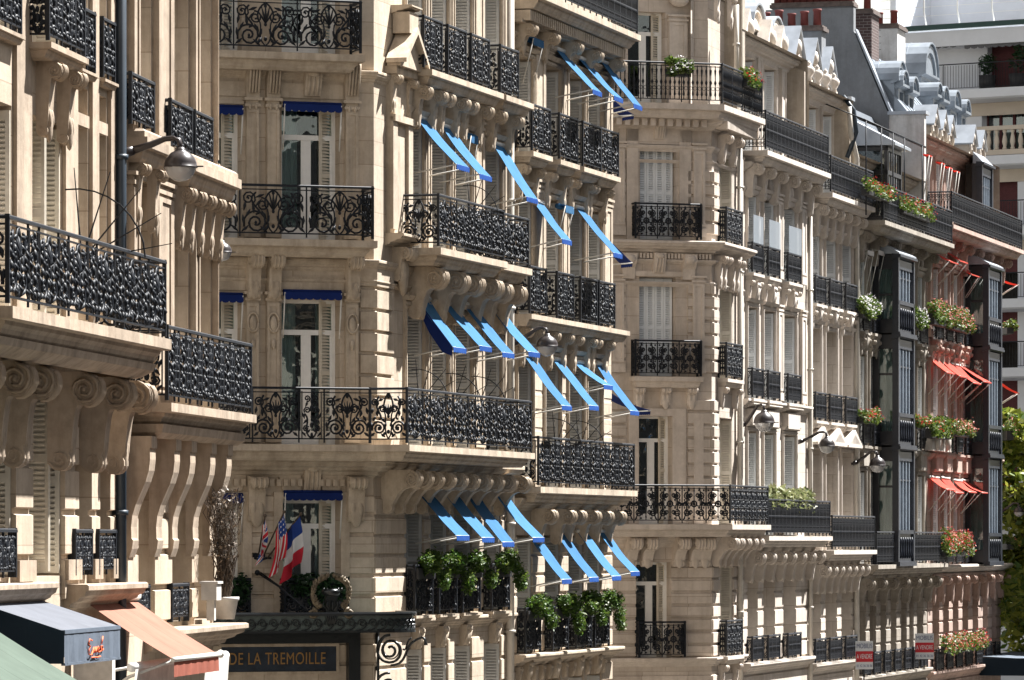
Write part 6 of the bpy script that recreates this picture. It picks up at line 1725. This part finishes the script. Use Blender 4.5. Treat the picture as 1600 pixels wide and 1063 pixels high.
    # far canopy over a shop at the end of the street
    fe = FE2; ua, ub = fe.U(1530), fe.U(1562) + 4; v = fe.V(1535, 1032, .2); t = thing('shop_canopy', 'dark flat shop canopy at the foot of the far corner house', 'canopy', fe.T(ua, 0, v))
    mb = MB(); mb.prof([(0, .12), (2.4, 0), (2.4, -.03), (0, .08)], 0, ub - ua); part('top', mb, 'greyval', t)
    mb = MB(); mb.box(0, ub - ua, 2.36, 2.42, -.5, 0); mb.box(-.03, 0, 0, 2.4, -.5, .06); part('valance', mb, 'navy', t)
    for x in (.4, 2.6): mb = MB(); mb.tube([(x, 2.3, -v), (x, 2.3, -.4)], .06, 8); part('post', mb, 'canopy', t)
shops()

# ================================================================== pots and plants
def plant(fr, lab, x0, x1, y0, y1, w, mats, n, kind='flower_box', grp=None, petals=.26, size=.07, seed=1, dep=.16, box=True):
    """planter on a ledge or rail; the leaf mass fills the measured extent"""
    u0, u1 = fr.U(x0, w), fr.U(x1, w); xm = (x0 + x1) / 2; v1, v0 = fr.V(xm, y0, w), fr.V(xm, y1, w); W, H = abs(u1 - u0), v1 - v0; u0 = min(u0, u1)
    rr = random.Random(seed); t = thing(kind, lab, 'plant', fr.T(u0, w, v0), grp)
    if box: bx = MB(); bx.box(W * .06, W * .94, -.12, .10, H * .05, H * .45); part('planter', bx, 'potdark', t)
    c = []
    k = max(3, int(W / .3))
    for j in range(k):
        u = W * (j + .5) / k
        c.append((u, rr.uniform(-.03, .1), H * rr.uniform(.55, .8), W / k * .75, dep, H * .30)); c.append((u, dep * .8, H * rr.uniform(.25, .5), W / k * .6, dep * .8, H * .28))
    fb = MB(); foliage(fb, c, n, size, rr, .1); part('foliage', fb, mats[0], t)
    if len(mats) > 1:
        for q, mt in enumerate(mats[1:]):
            pb = MB(); cc = [(a[0], a[1] + .05, a[2] + H * .10, a[3], a[4] * 1.2, a[5] * 1.05) for a in c]
            foliage(pb, cc, int(n * petals * .8), size * .50, rr); part('blossom', pb, mt, t)
    return t
def plants():
    plant(FCf, 'white flowering plant in a trough on the top corner balcony rail', 1040, 1080, 90, 122, .62, ['leafgeranium', 'fwhite'], 420, seed=2)
    plant(FC, 'small red and yellow flowers at the end of the top corner balcony', 1160, 1178, 106, 140, .45, ['leafgeranium', 'fred'], 420, seed=3)
    plant(FC2, 'pale bamboo hedge growing along the lower balcony of the bamboo house', 1193, 1262, 762, 800, .40, ['leafpale'], 1500, 'bamboo_planter', size=.13, seed=4, dep=.12)
    g = 'flower boxes on the house with the black bay window'
    plant(FE, 'red geranium box at the left end of the top grey-house balcony', 1350, 1390, 283, 312, .80, ['leafgeranium', 'fred'], 650, grp=g, seed=5, petals=.34)
    plant(FE, 'long red geranium box at the right end of the top grey-house balcony', 1404, 1452, 311, 342, .80, ['leafgeranium', 'fred'], 800, grp=g, seed=6, petals=.34)
    plant(FE, 'white flowers on the guard rail left of the black bay window', 1342, 1366, 462, 500, .26, ['leafgeranium', 'fwhite'], 1100, grp=g, seed=7, petals=.35)
    plant(FE, 'white flowers tumbling beside the right edge of the black bay window', 1427, 1440, 480, 518, .28, ['leafgeranium', 'fwhite'], 800, grp=g, seed=8)
    plant(FE, 'two dark pots of red flowers left of the black bay window', 1344, 1368, 638, 664, .26, ['leafgeranium', 'fred'], 700, grp=g, seed=9, petals=.3)
    plant(FE, 'red flowers in dark pots right of the black bay window', 1427, 1442, 648, 672, .28, ['leafgeranium', 'fred'], 600, grp=g, seed=10, petals=.3)
    h = 'flower boxes on the far corner house'
    plant(FE2, 'pink and green hanging flowers, upper row above the awning-tinted brackets, left box', 1453, 1482, 470, 512, .40, ['leafgeranium', 'fpink'], 1300, grp=h, seed=11)
    plant(FE2, 'pink hanging flowers, upper row above the awning-tinted brackets, right box', 1484, 1514, 482, 520, .40, ['leafgeranium', 'fpink'], 1300, grp=h, seed=12, petals=.34)
    plant(FE2, 'green trailing box above the twin stone pediments', 1450, 1480, 650, 688, .42, ['leafgeranium', 'fred'], 1100, grp=h, seed=13, petals=.08)
    plant(FE2, 'coral pink flowers right of the twin stone pediments', 1487, 1514, 655, 684, .42, ['leafgeranium', 'fpink'], 1200, grp=h, seed=14, petals=.36)
    plant(FE2, 'big red flower mound on the lowest iron balcony', 1470, 1512, 828, 872, .60, ['leafgeranium', 'fred', 'fpink'], 1700, grp=h, seed=15, petals=.36)
    plant(FE2, 'row of red flowers on the first-floor ledge beside the far corner', 1472, 1536, 988, 1020, .34, ['leafgeranium', 'fred', 'fpink'], 1500, grp=h, seed=16, petals=.35)
    fe = Frame(None, FE2.world(FE2.U(1562), 0), R(-5))
    for y0, y1, nm, sd in ((500, 524, 'upper', 20), (655, 690, 'middle', 21), (838, 860, 'lowest', 22)):
        plant(fe, f'flowers poking out past the far corner, {nm} of three', 1566, 1580, y0, y1, .3, ['leafgeranium', 'fpink'], 500, grp=h, seed=sd)
    # dry vine in white pots
    fr = FA2; w = .30; u = fr.U(352, w); v = fr.V(350, 968, w)
    t = thing('potted_vine', 'leafless brown climbing vine in a white tapered pot at the near building end', 'plant', fr.T(u, w, v))
    pb = MB(); pb.lathe([(.12, 0), (.165, .24), (.18, .25), (.18, .29), (.15, .29), (.14, .24)], (0, 0, 0), 18); part('pot', pb, 'potwhite', t)
    sb = MB(); rr = random.Random(8)
    for k in range(70):
        x, y, z = rr.uniform(-.06, .06), rr.uniform(-.06, .06), .26; pts = [(x, y, z)]; tx, ty = rr.uniform(-.42, .10), rr.uniform(-.25, .2)
        for j in range(9): s_ = (j + 1) / 9; pts.append((x + tx * s_ + rr.gauss(0, .035), y + ty * s_ + rr.gauss(0, .035), .26 + 1.38 * s_ * rr.uniform(.9, 1.05)))
        sb.tube(pts, [.010] * 4 + [.005] * 6, 4)
    part('stem', sb, 'bark', t)
    fb = MB(); foliage(fb, [(-.12 + .12 * math.sin(k * 2), 0, .75 + k * .09, .26, .22, .16) for k in range(11)], 420, .03, rr); part('foliage', fb, 'dryleaf', t)
    u2 = fr.U(330, .30); t = thing('planter_pot', 'square white planter box just behind the white tapered pot', 'pot', fr.T(u2, .30, v + .30)); pb = MB(); pb.box(-.16, .16, -.10, .10, -.04, .17); pb.box(-.18, .18, -.12, .12, .17, .20); pb.box(-.05, .05, -.05, .05, -.30, -.04); part('pot', pb, 'potwhite', t)
plants()

# ================================================================== estate-agent signs
def signs():
    for fr, x0, x1, y0, y1, w, lab in ((FE, 1337, 1364, 1002, 1046, .42, 'left red and white for-sale sign on the grey house railing'), (FE, 1430, 1459, 990, 1030, .42, 'right red and white for-sale sign by the far corner house')):
        # the boards hang turned towards the viewer
        f2 = Frame(None, fr.world(fr.U((x0 + x1) / 2, w), w), R(74)); a, b = f2.U(x0), f2.U(x1); v0, v1 = f2.V((x0 + x1) / 2, y1), f2.V((x0 + x1) / 2, y0); W, H = b - a, v1 - v0
        t = thing('sale_sign', lab, 'sign', f2.T((a + b) / 2, 0, v0), 'for-sale signs')
        mb = MB(); mb.box(-W / 2, W / 2, -.02, 0, 0, H); part('board', mb, 'signwhite', t)
        mb = MB(); mb.box(-W / 2, W / 2, .002, .006, H * .26, H * .64); part('band', mb, 'signred', t)
        for s_, z, sz, mt in (('MOBILIS', .82, .24, 'signtext'), ('A VENDRE', .45, .24, 'signwhite'), ('01 42 36 36 36', .12, .13, 'signtext')):
            me = text_mesh(s_, H * sz, mt, .002); ww = max(v.co.x for v in me.vertices) - min(v.co.x for v in me.vertices)
            part('lettering', me, None, t, f2.T((a + b) / 2, .009, v0 + H * z) @ ROTX @ Matrix.Diagonal((min(1.6, W * .9 / ww), 1, 1, 1)))
        pb = MB(); pb.tube([(0, -.03, -.3), (0, -.03, H)], .02, 6); part('post', pb, 'iron', t)
signs()

# ================================================================== plane trees at the end of the street
def tree(lab, X_, Y_, h, cr, seed, n=9000):
    rr = random.Random(seed); m = Matrix.Translation((X_, Y_, 0)); t = thing('plane_tree', lab, 'tree', m, 'trees at the end of the street')
    tb = MB(); tb.tube([(0, 0, 0), (.1, .05, h * .25), (-.05, .1, h * .5), (.1, 0, h * .8)], [.28, .23, .16, .06], 9)
    c = []
    for k in range(16):
        a = k * 2.4; z = h * (.30 + .55 * ((k * 7) % 16) / 16); L = cr * (.55 + .45 * rr.random()) * (1 - .35 * abs(z / h - .55))
        e = (L * math.cos(a), L * math.sin(a), z + h * .10); tb.tube([(0, 0, z - h * .08), (e[0] * .5, e[1] * .5, z), e], [.09, .05, .015], 5)
        for j in range(4): q = .45 + .2 * j; c.append((e[0] * q + rr.gauss(0, .3), e[1] * q + rr.gauss(0, .3), z + h * .1 * q + rr.gauss(0, .4), .75 + .35 * rr.random()))
    part('trunk', tb, 'bark', t)
    fb = MB(); foliage(fb, c, n, .19, rr, .2); part('crown', fb, 'leaftree', t)
tree('leafy green street tree right of the far corner house', 17.9, 160, 12.4, 3.1, 31, 16000)
tree('darker street tree behind the first at the right edge', 21.5, 168, 9.5, 3.4, 32, 9000)
